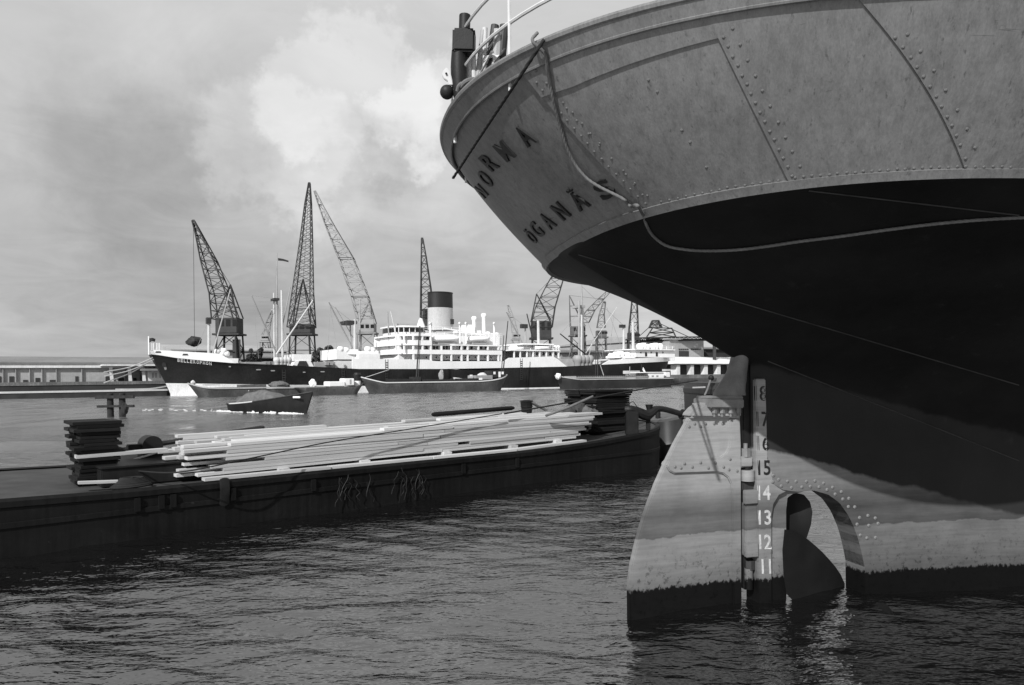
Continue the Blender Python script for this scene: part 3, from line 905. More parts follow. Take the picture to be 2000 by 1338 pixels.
# --- letters and draught marks: real outlines laid on the plating
def glyph(ch, bold=True):
    cu = bpy.data.curves.new('glyph', 'FONT')
    cu.body = ch; cu.size = 1.0; cu.resolution_u = 3
    if bold: cu.offset = 0.015
    o = bpy.data.objects.new('glyph', cu); col.objects.link(o)
    dg = bpy.context.evaluated_depsgraph_get(); dg.update()
    me = bpy.data.meshes.new_from_object(o.evaluated_get(dg))
    bm = bmesh.new(); bm.from_mesh(me); bmesh.ops.remove_doubles(bm, verts=bm.verts[:], dist=1e-4)
    vs = np.array([v.co[:2] for v in bm.verts]); fs = [tuple(v.index for v in f.verts) for f in bm.faces]
    be = [tuple(v.index for v in e.verts) for e in bm.edges if len(e.link_faces) == 1]
    bm.free(); bpy.data.objects.remove(o); bpy.data.curves.remove(cu); bpy.data.meshes.remove(me)
    return vs, fs, be
def put_glyph(name, ch, base, up, right, objs, depth, mat, parent, label=None, norm_h=None):
    """base: px of bottom centre, up and right: px vectors for the glyph's full height and full width"""
    vs, fs, be = glyph(ch)
    lo, hi = vs.min(0), vs.max(0)
    if norm_h: hi = np.array([hi[0], norm_h])
    out, inn = [], []
    for x, y in vs:
        a = (x - lo[0]) / (hi[0] - lo[0]) - 0.5; b = (y - max(lo[1], 0)) / (hi[1] - max(lo[1], 0))
        h_ = cast(base[0] + right[0] * a + up[0] * b, base[1] + right[1] * a + up[1] * b, objs)
        if not h_ or h_[2] > 14:
            s0, z0 = SF.hit(base[0] + right[0] * a + up[0] * b, base[1] + right[1] * a + up[1] * b, 0.145)
            h_ = (SF.w(s0, 0.145, z0), SF.N.copy())
        out.append(h_[0] + h_[1] * depth); inn.append(h_[0] - h_[1] * 0.004)
    n_ = len(vs)
    faces = [f for f in fs] + [(a, b, b + n_, a + n_) for a, b in be]
    return MB().add(out + inn, faces).build(name, mat, parent, label=label)
for ch, base, up, right in (('N', (952, 383), (-21, -22), (7, -7)), ('O', (962, 361), (-26, -27), (10, -9)), ('R', (970, 329), (-27, -27), (15, -10)), ('M', (1001, 309), (-29, -31), (17, -11)), ('A', (1042, 280), (-31, -33), (19, -12)),
                            ('Ö', (1049, 472), (-24, -25), (6, -7)), ('G', (1061, 459), (-24, -25), (9, -9)), ('A', (1083, 443), (-26, -26), (12, -9)), ('N', (1110, 424), (-28, -27), (14, -10)), ('Ä', (1145, 405), (-34, -37), (21, -12)), ('S', (1194, 383), (-25, -30), (26, -14))):
    put_glyph('letter', ch, base, up, right, plates, 0.022, 'letter_black', ship)
for num, x, y, mt in (('18', 1486, 782, 'letter_black'), ('17', 1490, 832, 'letter_black'), ('16', 1491, 879, 'letter_black'), ('15', 1493, 927, 'letter_black'),
                      ('14', 1493, 976, 'mark_white'), ('13', 1494, 1024, 'mark_white'), ('12', 1495, 1072, 'mark_white'), ('11', 1497, 1120, 'mark_white')):
    sp = [o for o in ship.children if o.name.split('.')[0] in ('stern_post', 'counter', 'gudgeon_strap')]
    put_glyph('draught_mark', num, (x, y), (-1, -28), (24 if num != '11' else 18, 0), sp, 0.004, mt, ship)

# --- gear on the stern rail
DY = 7.55
def upx(x, y, Y=DY): return U(x, y, Y)
MB().tube([upx(899, 194), upx(897, 160), upx(896, 125), upx(897, 100)], [.07, .085, .085, .08], 14).build('mooring_post', 'black_iron', ship, smooth=True)
MB().beam(upx(906, 107), upx(907, 62), .235, .2, up=(0, 1, 0)).build('post_block', 'black_iron', ship, bevel=.02)
MB().tube([upx(907, 62), upx(908, 30)], .06, 12).build('post_head', 'black_iron', ship, smooth=True)
MB().tube([upx(899, 178), upx(886, 179)], .05, 10).ball(upx(873, 180), .075, 14, 10).build('ball_end', 'black_iron', ship, smooth=True)
lug = [upx(x, y, DY - .05) for x, y in ((863, 146), (866, 137), (872, 131), (877, 137), (881, 147), (884, 160), (884, 166), (877, 166), (874, 158), (867, 153))]
MB().prism(lug, (0, .04, 0)).build('lug_plate', 'mast_pale', ship, bevel=.006)
MB().tube([upx(871.5, 143.5, DY - .07), upx(871.5, 143.5, DY - .04)], .011, 8).build('lug_hole', 'black_iron', ship)
MB().tube(spline([upx(900, 170, DY - .12), upx(910, 160, DY - .15), upx(924, 156, DY - .15), upx(934, 163, DY - .12)], 16), .028, 8).build('lashing', 'rope_pale', ship, smooth=True)
MB().tube(spline([upx(893, 178, DY - .12), upx(896, 168, DY - .14), upx(902, 163, DY - .12)], 10), .02, 8).build('lashing', 'rope_pale', ship, smooth=True)
MB().tube([upx(908, 176, DY - .02), upx(922, 168, DY - .02)], .085, 12).build('warping_roller', 'black_iron', ship, smooth=True)
for x0, y0, x1, y1, r_, mt in ((915, 155, 917, 70, .035, 'mast_pale'), (926, 160, 923, 75, .03, 'mast_pale'), (931, 158, 944, 60, .03, 'mast_grey'), (945, 138, 947, 55, .03, 'mast_pale'), (953, 134, 967, 50, .045, 'dark_iron'), (968, 124, 972, 60, .06, 'mast_grey'), (978, 120, 985, 50, .05, 'dark_iron')):
    MB().tube([upx(x0, y0 + 12, DY + .1), upx(x1, y1, DY + .1)], r_, 10).build('rail_stanchion', mt, ship, smooth=True)
for cs in (((922, 105), (934, 96), (948, 84), (962, 70)), ((932, 116), (942, 104), (956, 90), (975, 66)), ((948, 112), (962, 108), (972, 112), (984, 96)), ((938, 142), (946, 128), (950, 120), (960, 100))):
    rows = []
    for k, p in enumerate(spline([upx(x, y, DY + .02) for x, y in cs], 12)):
        wv = 0.07 * (0.7 + 0.3 * math.sin(k))
        rows.append([p + Vector((-wv * .5, .01 * math.sin(k * 2), -wv * .6)), p + Vector((0, -.015, 0)), p + Vector((wv * .5, .02, wv * .6))])
    MB().loft(rows).loft([[p + Vector((0, .008, 0)) for p in r_] for r_ in rows]).build('canvas_strip', 'canvas_pale', ship, smooth=True)
for z_, dy_ in ((5.75, 0), (6.15, 0)):
    MB().tube([SF.w(*(lambda a: (a.x * .98, a.y * .96, z_))(kline(-1.4 + 2.8 * i / 80)[1])) for i in range(81)], .018, 6).build('guard_rail', 'mast_pale', ship, smooth=True)
for i in range(12):
    r_ = kline(-1.2 + 2.6 * i / 11)[1]
    MB().tube([SF.w(r_.x * .98, r_.y * .96, r_.z - .2), SF.w(r_.x * .98, r_.y * .96, 6.15)], .02, 6).build('rail_stanchion', 'mast_pale', ship, smooth=True)

# --- ropes on and by the ship (things of their own)
def on_hull(px, py, off):
    h_ = cast(px, py, plates + [counter])
    if not h_:
        q_, w_ = qw(px, py); return top_w(q_, w_, 0.04 + off)
    return h_[0] + h_[1] * off
q_, w_ = qw(1066, 90)
base_rope = [top_w(q_, 1.07, -.02), top_w(q_, 1.05, .09)] + [on_hull(x, y, .03) for x, y in ((1069, 105), (1074, 140), (1082, 180), (1090, 215), (1100, 250), (1111, 285), (1127, 318), (1150, 345), (1176, 362), (1204, 376), (1222, 386))] + [on_hull(1238, 395, .06)]
def clear_Y(x, y, Y):
    h_ = cast(x, y, [counter])
    return h_[0].y - (0.06 if y < 425 else 0.025) if h_ else Y
hang = [U(x, y, clear_Y(x, y, Y)) for x, y, Y in ((1245, 402, 5.55), (1256, 420, 5.5), (1263, 440, 5.5), (1275, 460, 5.5), (1300, 479, 5.55), (1335, 487, 5.7), (1380, 490, 5.9), (1440, 488, 6.2), (1500, 481, 6.6), (1560, 472, 7.0))]
tail = []
for x, y in ((1640, 462), (1740, 448), (1840, 436), (1940, 428), (2040, 424), (2120, 424)):
    h_ = cast(x, y, [counter])
    if h_: tail.append(h_[0] - ray(x, y).normalized() * 0.03)
pts = spline(base_rope + hang + tail + [top_w(1.30, -.05, .10), top_w(1.31, .1, .07), top_w(1.31, .55, .07), top_w(1.31, 1.05, .08)], 1100)
prof = [1 + .08 * math.cos(3 * 2 * math.pi * k / 12) for k in range(12)]
MB().tube(pts, 0.0145, 12, prof=prof, twist=42).build('hanging_rope', 'rope_pale', None, smooth=True, sharp=80, label='pale laid rope hanging down the stern plating and looping under the counter', cat='rope')
a_ = on_hull(1052, 94, .1)
pr = [U(1062, 79, a_.y + .12), U(1055, 89, a_.y - .1), U(1000, 173, 6.3), U(945, 256, 7.0), U(890, 340, 7.9), U(886, 346, 8.05)]
MB().tube(spline(pr, 120), 0.015, 10, prof=[1 + .15 * math.cos(3 * 2 * math.pi * k / 10) for k in range(10)], twist=25).build('mooring_rope', 'rope_dark', None, smooth=True, sharp=80, label='taut dark mooring rope slanting across the raised letters of the stern', cat='rope')
# ------------------------------------------------------------------ timber barge
b0, b1 = onz(200, 1030), onz(1290, 893)
dv = b1 - b0
TF = Frame(b0, math.atan2(dv.y, dv.x), -1)      # t along, n away from the camera
BW = 5.0                                         # beam
T0 = -4.5
T_END = TF.t(1318, 0.3) + 0.4
T1 = T_END - 2.6
def gz(t): return 0.60 + 0.34 * max(0, min(1.3, (t - (T1 - 4.5)) / 6.5)) ** 1.7 + 0.12 * max(0, (0.5 - t) / 5)
def side_n(t):
    """near-side offset of the gunwale"""
    if t > T1: return BW / 2 * (1 - math.sqrt(max(0, 1 - ((t - T1) / (T_END - T1)) ** 2.3)))
    return 0.0
barge = thing('timber_barge', 'long low black lighter loaded with pale planks, moored in front', 'barge', (b0.x, b0.y, 0))
ts = list(np.linspace(T0, T1, 40)) + list(T1 + (T_END - T1) * np.sin(np.linspace(0.06, math.pi / 2, 22)))
rows = []
for t in ts:
    a = side_n(t); z1 = gz(t)
    sec = [(a + 0.16, z1 - 0.02), (a + 0.02, z1 - 0.0), (a - 0.03, z1 - 0.05), (a - 0.03, z1 - 0.14), (a, z1 - 0.16), (a + 0.01, 0.26), (a - 0.015, 0.25), (a - 0.015, 0.17), (a + 0.01, 0.16), (a + 0.06, -0.9)]
    near = [(t, min(n, BW / 2), z) for n, z in sec]
    rows.append([TF.w(*p) for p in near] + [TF.w(t, BW - n, z) for t, n, z in reversed(near)])
weld(MB().loft(rows)).add([rows[0][i] for i in range(len(rows[0]))], [tuple(range(len(rows[0])))]).build('hull', 'timber_hull', barge, smooth=True, sharp=30)
mb = MB(); dr = []
for t in ts: dr.append([TF.w(t, min(side_n(t) + 0.1, BW / 2), gz(t) - 0.05), TF.w(t, max(BW - side_n(t) - 0.1, BW / 2), gz(t) - 0.05)])
mb.loft(dr).build('deck', 'barge_deck', barge)
for x in (268, 315, 338, 455, 612, 905, 1010):          # riveted side posts
    t = TF.t(x, 0, 980); MB().fbox(TF, t - .05, t + .05, -0.05, 0.02, 0.2, gz(t) - 0.16).build('side_post', 'timber_hull', barge, bevel=.006)
for x in (437,):
    t = TF.t(x, 0, 970); rw = [[TF.w(t + .09 * math.cos(a), -.03 - .05 * (1 - abs(k - 3) / 3.2), .42 - .26 + .09 * k + .04 * math.sin(a)) for a in np.linspace(0, 2 * math.pi, 13)[:-1]] for k in range(6)]
    MB().loft(rw, True, True).build('scupper_plate', 'black_iron', barge, smooth=True)
# rope fenders
for xc, nn in ((690, 9), (795, 12)):
    for k in range(nn):
        t = TF.t(xc + rnd.uniform(-30, 30), 0, 970)
        top = TF.w(t, -.06, gz(t) - .1 - rnd.uniform(0, .25)); pts = [top]
        for j in range(5): pts.append(pts[-1] + TF.F * rnd.uniform(-.08, .09) + Vector((0, 0, -rnd.uniform(.07, .12))) - TF.N * rnd.uniform(-.01, .015))
        MB().tube(spline(pts, 18), .008, 5).build('fender_rope', 'black_iron', barge, smooth=True)

# --- pale planks: a stack whose boards are its parts
unit = MB().hexa([(0, -.5, -.5), (1, -.5, -.5), (1, .5, -.5), (0, .5, -.5)], [(0, -.5, .5), (1, -.5, .5), (1, .5, .5), (0, .5, .5)])
def unit_mesh(mat):
    o = unit.build('plank', mat, None); me = o.data; bpy.data.objects.remove(o); return me
PM = unit_mesh('timber'); DM = unit_mesh('dark_wood'); GM = unit_mesh('wood_grey')
stack = thing('timber_stack', 'stack of fresh pale planks lying along the black barge', 'timber', tuple(TF.w(TF.t(345, .5), 1.5, gz(3))))
def plank(t0, t1, n, z, w, h, me=PM, parent=None, yaw=0.0, tilt=0.0, name='plank'):
    parent = parent or stack
    a = TF.w(t0, n, z)
    x = (TF.F * math.cos(yaw) + TF.N * math.sin(yaw)); x = (x + Vector((0, 0, tilt))).normalized()
    y = Vector((0, 0, 1)).cross(x).normalized(); zz = x.cross(y)
    return piece(name, me, parent, basis(a, x, y, zz, (t1 - t0, w, h)))
TL = TF.t(345, .45); TR = TF.t(1172, .45)
PH, PWD = 0.066, 0.215
deck_z = lambda t: gz(t) - 0.05
NL = 9
base_z = gz(3) + 0.055
seg_ends = []
def course(n, layer, zoff, left, right, mid_gap=True):
    """one line of planks end to end at layer"""
    z = base_z + PH * (layer + .5) + zoff
    t = left; i = 0
    while t < right - 0.05:
        L = rnd.choice((3.9, 4.5, 5.1, 5.7)) * rnd.uniform(.97, 1.03)
        e = t + L
        if e > right - 1.2: e = right
        g = rnd.uniform(.0, .012)
        rise = 0.010 * (t - TL)
        plank(t, e - g, n + rnd.uniform(-.006, .006), z + rise, PWD * rnd.uniform(.94, 1.0), PH * rnd.uniform(.82, .95), yaw=rnd.uniform(-.0025, .0025), tilt=0.010 + rnd.uniform(-.0015, .0015))
        t = e + (rnd.choice((0, 0, .0, .35, .8)) if mid_gap and rnd.random() < .28 else rnd.uniform(.005, .03))
        i += 1
for L in range(NL):
    # front column: stepped ragged left end, sawn right end slanting out at the top
    left = TF.t(rnd.uniform(340, 470) + (60 if L in (3, 6) else 0) + (60 if L >= NL - 1 else 0), .45)
    right = TR - 1.15 + 0.105 * L + rnd.uniform(-.12, .12)
    if L != 1 or True: course(0.42 + rnd.uniform(-.008, .008), L, 0, left, right)
    left2 = TF.t(rnd.uniform(330, 440), .66)
    course(0.66, L, 0, left2, right + rnd.uniform(-.15, .1), False)
    if L < 7:
        plank(TF.t(rnd.uniform(350, 420), 1.4), TL + 6, 1.4, base_z + PH * (L + .5), 1.2, PH * .97, tilt=.010)
ncol = 11
for k in range(2, ncol):
    n = 0.66 + (k - 1) * 0.225
    top = NL - 1 - (1 if k in (4, 8) else 0)
    for L in (top - 1, top):
        course(n, L, 0, TF.t(rnd.uniform(335, 480), n), TR + rnd.uniform(-.5, .1), False)
    if k > 8:
        for L in range(2, top - 1, 2): course(n, L, 0, TF.t(rnd.uniform(340, 420), n), TL + 6.5, False)
# raised top edge courses near the right, over the front
for k, n in enumerate((0.45, .68, .92)):
    course(n, NL, 0.004, TL + 4.2 + rnd.uniform(0, 2.0), TR - .03 + .04 * k, False)
for n in (1.2, 1.45, 1.75, 2.2, 2.5): course(n, NL, 0.006, TL + 6 + rnd.uniform(0, 3), TR - rnd.uniform(0.2, 1.6), False)
# loose boards sticking out at the left end
plank(TF.t(150, 1.0), TF.t(330, 1.0), 1.25, base_z + .46, .24, .06, tilt=.014, yaw=-.03)
plank(TF.t(305, 1.55), TL + 2.6, 1.55, base_z + .42, .22, .06, tilt=.012)
plank(TF.t(318, 1.0), TL + 3.2, 1.0, base_z + .34, .22, .06, tilt=.012)
plank(TF.t(322, .9), TL + 3.2, .9, base_z + .22, .22, .06, tilt=.01)
plank(TF.t(345, .6), TL + 3, .6, base_z + .12, .22, .06, tilt=.01)
plank(TF.t(343, 2.7), TL + 4, 2.7, base_z + .62, .22, .06, tilt=.012, yaw=.008)
# dunnage blocks and the long boards on the gunwale
for x in (540, 700, 862, 993, 1080):
    t = TF.t(x, .3); plank(t, t + .22, .36, gz(t) + 0.02 + .008 * (t - TL), .3, .1)
t_ = TF.t(395, .1)
for j in range(4):
    L = (TR - 1.0 - t_) / 4
    plank(t_ + j * L, t_ + (j + 1) * L - .02, .10 + .02 * (j % 2), gz(t_ + j * L) + .035, .2, .055, tilt=(gz(t_ + (j + 1) * L) - gz(t_ + j * L)) / L)

# --- dark crosswise stacks at both ends
def dark_stack(label, tc, nc, z0, layers, length, width, taper):
    st = thing('board_stack', label, 'timber', tuple(TF.w(tc, nc, z0)), 'dark board stacks on the barge')
    for L in range(layers):
        for j in range(2):
            half = length / 2 * (1 + taper * (L / layers - .5))
            a = tc - half + rnd.uniform(-.12, .06); b = tc + half + rnd.uniform(-.08, .13)
            plank(a, b, nc + (j - .5) * width / 2 + rnd.uniform(-.05, .05), z0 + .066 * (L + .5), width / 2 * .95, .058, DM, st, name='board', yaw=rnd.uniform(-.02, .02))
    return st
tq = TF.t(1168, 1.6)
dark_stack('dark stack of short boards rising behind the end of the pale planks', tq + .1, 1.7, gz(tq) - .05, 20, 1.5, 1.3, .15)
tq = TF.t(185, 1.6)
dark_stack('dark stack of rough boards at the foot of the photograph\'s left edge', tq, 1.7, gz(tq) - .05, 18, .62, 1.1, .05)

# --- things on the barge
def on_t(px, n): return TF.t(px, n)
t = on_t(292, 2.2); z = gz(t) + .05
bo = thing('mooring_bollard', 'squat black round-topped bollard by the left end of the planks', 'bollard', tuple(TF.w(t, 2.2, z)))
MB().lathe(TF.w(t, 2.2, z), [(.2, 0), (.2, .06), (.15, .09), (.15, .34)], 18).build('base', 'black_iron', bo, smooth=True)
mbx = MB(); rw = []
for a in np.linspace(0, math.pi, 15): rw.append([TF.w(t + .19 * math.cos(a), 2.2 + d_, z + .52 + .19 * math.sin(a)) for d_ in (-.22, .22)])
rw = [[TF.w(t + .19, 2.2 + d_, z + .2) for d_ in (-.22, .22)]] + rw + [[TF.w(t - .19, 2.2 + d_, z + .2) for d_ in (-.22, .22)]]
mbx.loft(rw); mbx.add([r_[0] for r_ in rw], [tuple(range(len(rw)))]); mbx.add([r_[1] for r_ in rw], [tuple(range(len(rw)))])
mbx.build('drum', 'black_iron', bo, smooth=True, sharp=30)
MB().fbox(TF, t - .42, t - .18, 2.1, 2.3, z + .45, z + .55).build('pawl', 'black_iron', bo, bevel=.01)
def pole(label, p0, p1, w, mat, cat='pole', name='pole'):
    mbp = MB().tube([p0, p0.lerp(p1, .03), p0.lerp(p1, .97), p1], [w * .3, w * .5, w * .5, w * .3], 8)
    return mbp.build(name, mat, None, smooth=True, label=label, cat=cat)
pole('black timber pole lying low behind the left end of the planks', TF.w(on_t(232, 3.2), 3.2, gz(0) + .40), TF.w(on_t(515, 3.2), 3.2, gz(0) + .72), .11, 'pile_wood')
pole('dark spar lying along the far top edge of the planks', TF.w(on_t(843, 2.9), 2.9, base_z + .80), TF.w(on_t(1003, 2.9), 2.9, base_z + .88), .13, 'dark_wood', 'spar', 'spar')
pl = thing('loose_batten', 'thin pale batten propped against the black bollard', 'plank', tuple(TF.w(on_t(270, 1.9), 1.9, gz(0))))
plank(on_t(256, 1.9), on_t(306, 1.9), 1.9, gz(0) + .30, .05, .03, PM, pl, tilt=.26, name='batten')
pl = thing('loose_batten', 'pale board lying on the dark foredeck near the left edge', 'plank', tuple(TF.w(on_t(215, .5), .5, gz(0))))
plank(on_t(150, .5), on_t(240, .5), .5, gz(0) + .12, .16, .04, PM, pl, tilt=-.05, yaw=-.1, name='batten')
# low dark hatch box under the left plank ends
hb = thing('hatch_box', 'low black hatch box beneath the ragged left plank ends', 'hatch', tuple(TF.w(on_t(250, 1.6), 1.6, gz(0))))
MB().fbox(TF, on_t(195, .8), TL + .6, .75, 2.9, gz(0) - .05, base_z + .24).build('coaming', 'black_paint', hb, bevel=.02)
MB().fbox(TF, on_t(192, .8), TL + .62, .72, 2.93, base_z + .242, base_z + .28).build('lid', 'black_paint', hb, bevel=.01)
cr = thing('rope_coil', 'dark coil of rope on the foredeck at the lower edge of the hatch', 'rope', tuple(TF.w(on_t(262, .4), .4, gz(0) - .05)))
pts = []
for i in range(140):
    a = i * .35; r_ = .34 - .0012 * i + .02 * math.sin(i * .7); pts.append(TF.w(on_t(255, .4) + r_ * math.cos(a), .42 + r_ * .75 * math.sin(a), gz(0) - .02 + .0011 * i))
MB().tube(pts, .022, 6).build('coil', 'rope_dark', cr, smooth=True)
# bucket-shaped bollard, leaning plank, canvas heap
t = on_t(1028, 2.4); z = base_z + .72
bk = thing('tar_bucket', 'dark ribbed bucket standing on the far top of the planks', 'bucket', tuple(TF.w(t, 2.4, z)))
MB().lathe(TF.w(t, 2.4, z), [(.15, 0), (.165, .16), (.185, .34), (.19, .35), (.17, .35), (.15, .1)], 12).build('staves', 'dark_wood', bk, smooth=True, sharp=20)
MB().lathe(TF.w(t, 2.4, z), [(.172, .2), (.182, .2), (.184, .23), (.174, .23)], 16).build('hoop', 'black_iron', bk, smooth=True)
MB().lathe(TF.w(t, 2.4, z), [(.01, .36), (.2, .36), (.2, .385), (.08, .41), (.01, .41)], 14).build('lid', 'dark_wood', bk, smooth=True, sharp=40)
lp = thing('leaning_plank', 'grey plank leaning down from the dark bucket', 'plank', tuple(TF.w(t + .2, 2.3, z)))
plank(t + .02, t + .75, 2.3, z + .36, .16, .04, GM, lp, tilt=-.42, name='board')
oar = thing('spar_bundle', 'long weathered pole propped across the canvas heap', 'pole', tuple(TF.w(t + 1, 2.0, z)))
pts = [U(1066, 812, 18.9), U(1110, 796, 19.2), U(1158, 774, 19.6)]
MB().tube(pts, [.035, .04, .03], 8).build('shaft', 'wood_grey', oar, smooth=True)
hp = thing('canvas_heap', 'crumpled dark canvas and sacks heaped at the end of the planks', 'canvas', tuple(TF.w(on_t(1140, 1.4), 1.4, base_z + .9)))
hr = random.Random(4)
def lump(c, sx, sy, sz, mat, name, parent, seed):
    g = random.Random(seed); rows = []
    ph = [g.uniform(0, 6) for _ in range(6)]
    for j in range(9):
        b_ = -math.pi / 2 + math.pi * j / 8; row = []
        for k in range(16):
            a = 2 * math.pi * k / 16
            r_ = 1 + .13 * math.sin(3 * a + ph[0] + 2 * b_) + .09 * math.sin(5 * a + ph[1] - 3 * b_) + .06 * math.sin(9 * a + ph[2] + b_ * 5)
            row.append(Vector(c) + Vector((sx * math.cos(b_) * math.cos(a), sy * math.cos(b_) * math.sin(a), sz * math.sin(b_))) * r_)
        rows.append(row)
    return MB().loft(rows, True, True).build(name, mat, parent, smooth=True)
for i, (x, y, n_, sx, sz, mt) in enumerate(((1112, 806, 1.5, .2, .2, 'canvas_dark'), (1128, 801, 1.6, .22, .2, 'canvas_dark'), (1147, 804, 1.4, .24, .18, 'canvas'), (1163, 802, 1.2, .14, .2, 'canvas'), (1140, 790, 1.8, .3, .16, 'canvas_dark'), (1182, 810, 1.3, .18, .14, 'canvas_dark'))):
    tt, zz_ = TF.hit(x, y, n_); lump(TF.w(tt, n_, zz_), sx, sx, sz, mt, 'sack', hp, i + 20)
tt, zz_ = TF.hit(1170, 782, 1.2)
MB().prism([TF.w(tt + a, 1.2, zz_ + b) for a, b in ((-.03, -.12), (.02, -.12), (.06, .1), (.03, .14), (-.02, .08))], TF.N * .04).build('paddle', 'mast_pale', hp, bevel=.005)

# --- stern gear: curved tiller, rudder stock, small hatch
ti = thing('barge_tiller', 'thick curved black tiller over the barge stern beside the rudder', 'tiller', tuple(TF.w(T_END - .6, BW / 2, gz(T_END))))
YT = 21.2
pts = spline([U(1220, 800, YT), U(1232, 800, YT), U(1248, 806, YT + .1), U(1262, 811, YT + .2), U(1272, 806, YT + .3), U(1282, 799, YT + .4), U(1295, 799, YT + .5), U(1312, 803, YT + .6), U(1332, 809, YT + .7)], 60)
MB().tube(pts, [.09 + .07 * math.sin(math.pi * min(1, i / 40)) for i in range(61)], 10).build('bar', 'black_iron', ti, smooth=True)
MB().tube([U(1331, 808.5, YT + .69), U(1335, 810, YT + .72)], .16, 10).build('end_cap', 'black_iron', ti, smooth=True)
MB().beam(U(1234, 850, YT), U(1234, 803, YT), .36, .3, up=(0, 1, 0)).build('sternpost', 'black_iron', ti, bevel=.03)
MB().beam(U(1266, 840, YT + .3), U(1266, 812, YT + .3), .12).build('pin', 'black_iron', ti, bevel=.01)
MB().tube([U(1268, 802, YT + .3), U(1268, 790, YT + .3)], [.07, .12], 10).build('knob', 'black_iron', ti, smooth=True)
MB().tube(spline([U(1229, 797, YT - .1), U(1230, 788, YT - .1), U(1237, 785, YT - .1), U(1244, 794, YT - .1), U(1258, 801, YT)], 24), .012, 5).build('tiller_line', 'rope_dark', ti, smooth=True)
# the flat-bottomed boat behind with a bright chine
db = thing('work_boat', 'rounded dark skiff tucked behind the rudder and the barge stern', 'boat', tuple(U(1300, 836, 24.0)))
c0 = U(1302, 830, 24.6)
rows = []
zr = U(1302, 816, 24.6).z; zb = -0.8
ww = 36 * 24.6 / FPX
for k, (zf, wf) in enumerate(((1.0, .86), (.97, 1.0), (.62, 1.05), (.55, 1.07), (.5, 1.0), (0.0, .8))):
    z = zb + (zr - zb) * zf
    row = []
    for a in np.linspace(0, 2 * math.pi, 33)[:-1]:
        ca, sa = math.cos(a), math.sin(a)
        e = 2 / 2.6
        x = ww * wf * abs(ca) ** e * (1 if ca > 0 else -1); y = 1.9 * wf * abs(sa) ** e * (1 if sa > 0 else -1)
        row.append(Vector((c0.x + x, c0.y + 1.2 + y, z + .10 * (x / ww))))
    rows.append(row)
MB().loft(rows[::-1], True, False).build('hull', paint('skiff_paint', .03, rough=.45, var=.2, scale=2), db, smooth=True, sharp=40)
MB().add(rows[0], [tuple(range(32))]).build('deck', 'wood_grey', db)
for x in (1285, 1260):
    p = U(x, 803, 24.9); MB().tube([Vector((p.x, p.y, zr - .02)), p], .09, 8).build('bitt', 'black_iron', db, smooth=True)
# wire over the stack
pts = spline([TF.w(on_t(255, 1.0), 1.0, base_z + .15), U(350, 922, 12.6), U(480, 897, 13.3), U(640, 864, 14.8), U(800, 838, 16.2), U(980, 808, 18.0)], 120)
MB().tube(pts, .014, 6).build('lashing_wire', 'rope_dark', None, smooth=True, label='thin dark wire stretched over the front of the plank stack', cat='wire')
pts = spline([U(985, 808, 18.1), U(1060, 795, 19.0), U(1150, 779, 20.0), U(1210, 768, 21), U(1290, 754, 24), U(1362, 743, 27)], 80)
MB().tube(pts, .022, 6).build('tow_line', 'rope_dark', None, smooth=True, label='taut dark line running from the barge out to the hull behind the rudder', cat='rope')

# --- dark hull behind the rudder head
dh = thing('dark_barge', 'bluff dark barge stern half hidden behind the rudder head', 'barge', tuple(onz(1370, 830)))
c0 = U(1420, 790, 28.5); zt = U(1370, 748, 26.5).z
rows = []
for zf, wf in ((1.0, .97), (.93, 1.0), (.92, 1.02), (.86, 1.02), (.85, 1.0), (.4, .98), (0, .9)):
    z = -.8 + (zt + .8) * zf
    rows.append([Vector((c0.x + 1.42 * wf * abs(math.cos(a)) ** .6 * (1 if math.cos(a) > 0 else -1), c0.y + 2.6 * wf * abs(math.sin(a)) ** .6 * (1 if math.sin(a) > 0 else -1), z)) for a in np.linspace(0, 2 * math.pi, 33)[:-1]])
MB().loft(rows[::-1], True, False).build('hull', 'barge_dark', dh, smooth=True, sharp=40)
MB().add(rows[0], [tuple(range(32))]).build('deck', 'barge_deck', dh)
p = U(1389, 738, 26.2); MB().ball(p, .11, 12, 8).build('fender_ball', 'black_iron', dh, smooth=True)
MB().tube([p, U(1381, 762, 26.0), U(1375, 775, 25.9)], .035, 6).build('fender_rope', 'rope_pale', dh, smooth=True)
for y in (757, 789):
    MB().beam(U(1353, y, 26.2), U(1378, y - 1, 25.9), .05).build('strake', 'mast_grey', dh)
# ------------------------------------------------------------------ cargo liner across the basin
L0 = U(333, 771, 128.0)
LA = math.atan2(0.551, 0.834)
LF = Frame(L0, LA, 1)                            # t aft, n towards the camera
HB = 8.3
LT = LF.t(1319, 3.0)
liner = thing('cargo_liner', 'long black and white cargo liner with one tall funnel, BELLEROPHON on its bow', 'ship', tuple(LF.w(0, 0, 0)))
def lt(px, n=HB, py=720): return LF.t(px, n, py)
def lz(px, py, n=HB): return LF.hit(px, py, n)[1]
def hbd(t):                                       # deck half breadth
    a = 1 - max(0, 1 - (t + 4) / 34) ** 2.0
    b = 1 - max(0, (t - (LT - 22)) / 22.5) ** 2.6
    return HB * max(0.02, min(a, b))
def hbw(t):                                       # waterline half breadth
    a = 1 - max(0, 1 - t / 36) ** 1.7 if t > 0 else 0
    b = 1 - max(0, (t - (LT - 34)) / 31) ** 2.2
    return HB * max(0.0, min(a, b))
shr = []
def side_hit(px, py):
    n = 5.0
    for _ in range(25):
        tt_, z = LF.hit(px, py, n)
        t = tt_
        for _ in range(6): t = tt_ - STEM(z) * max(0, 1 - max(t, 0) / 26)
        n = .5 * n + .5 * hbd(max(t, 0.0))
    return max(t, 0.0), z
STEM = lambda z: -3.3 * min(1.35, max(0, z) / 7.2) ** 1.1       # raked stem
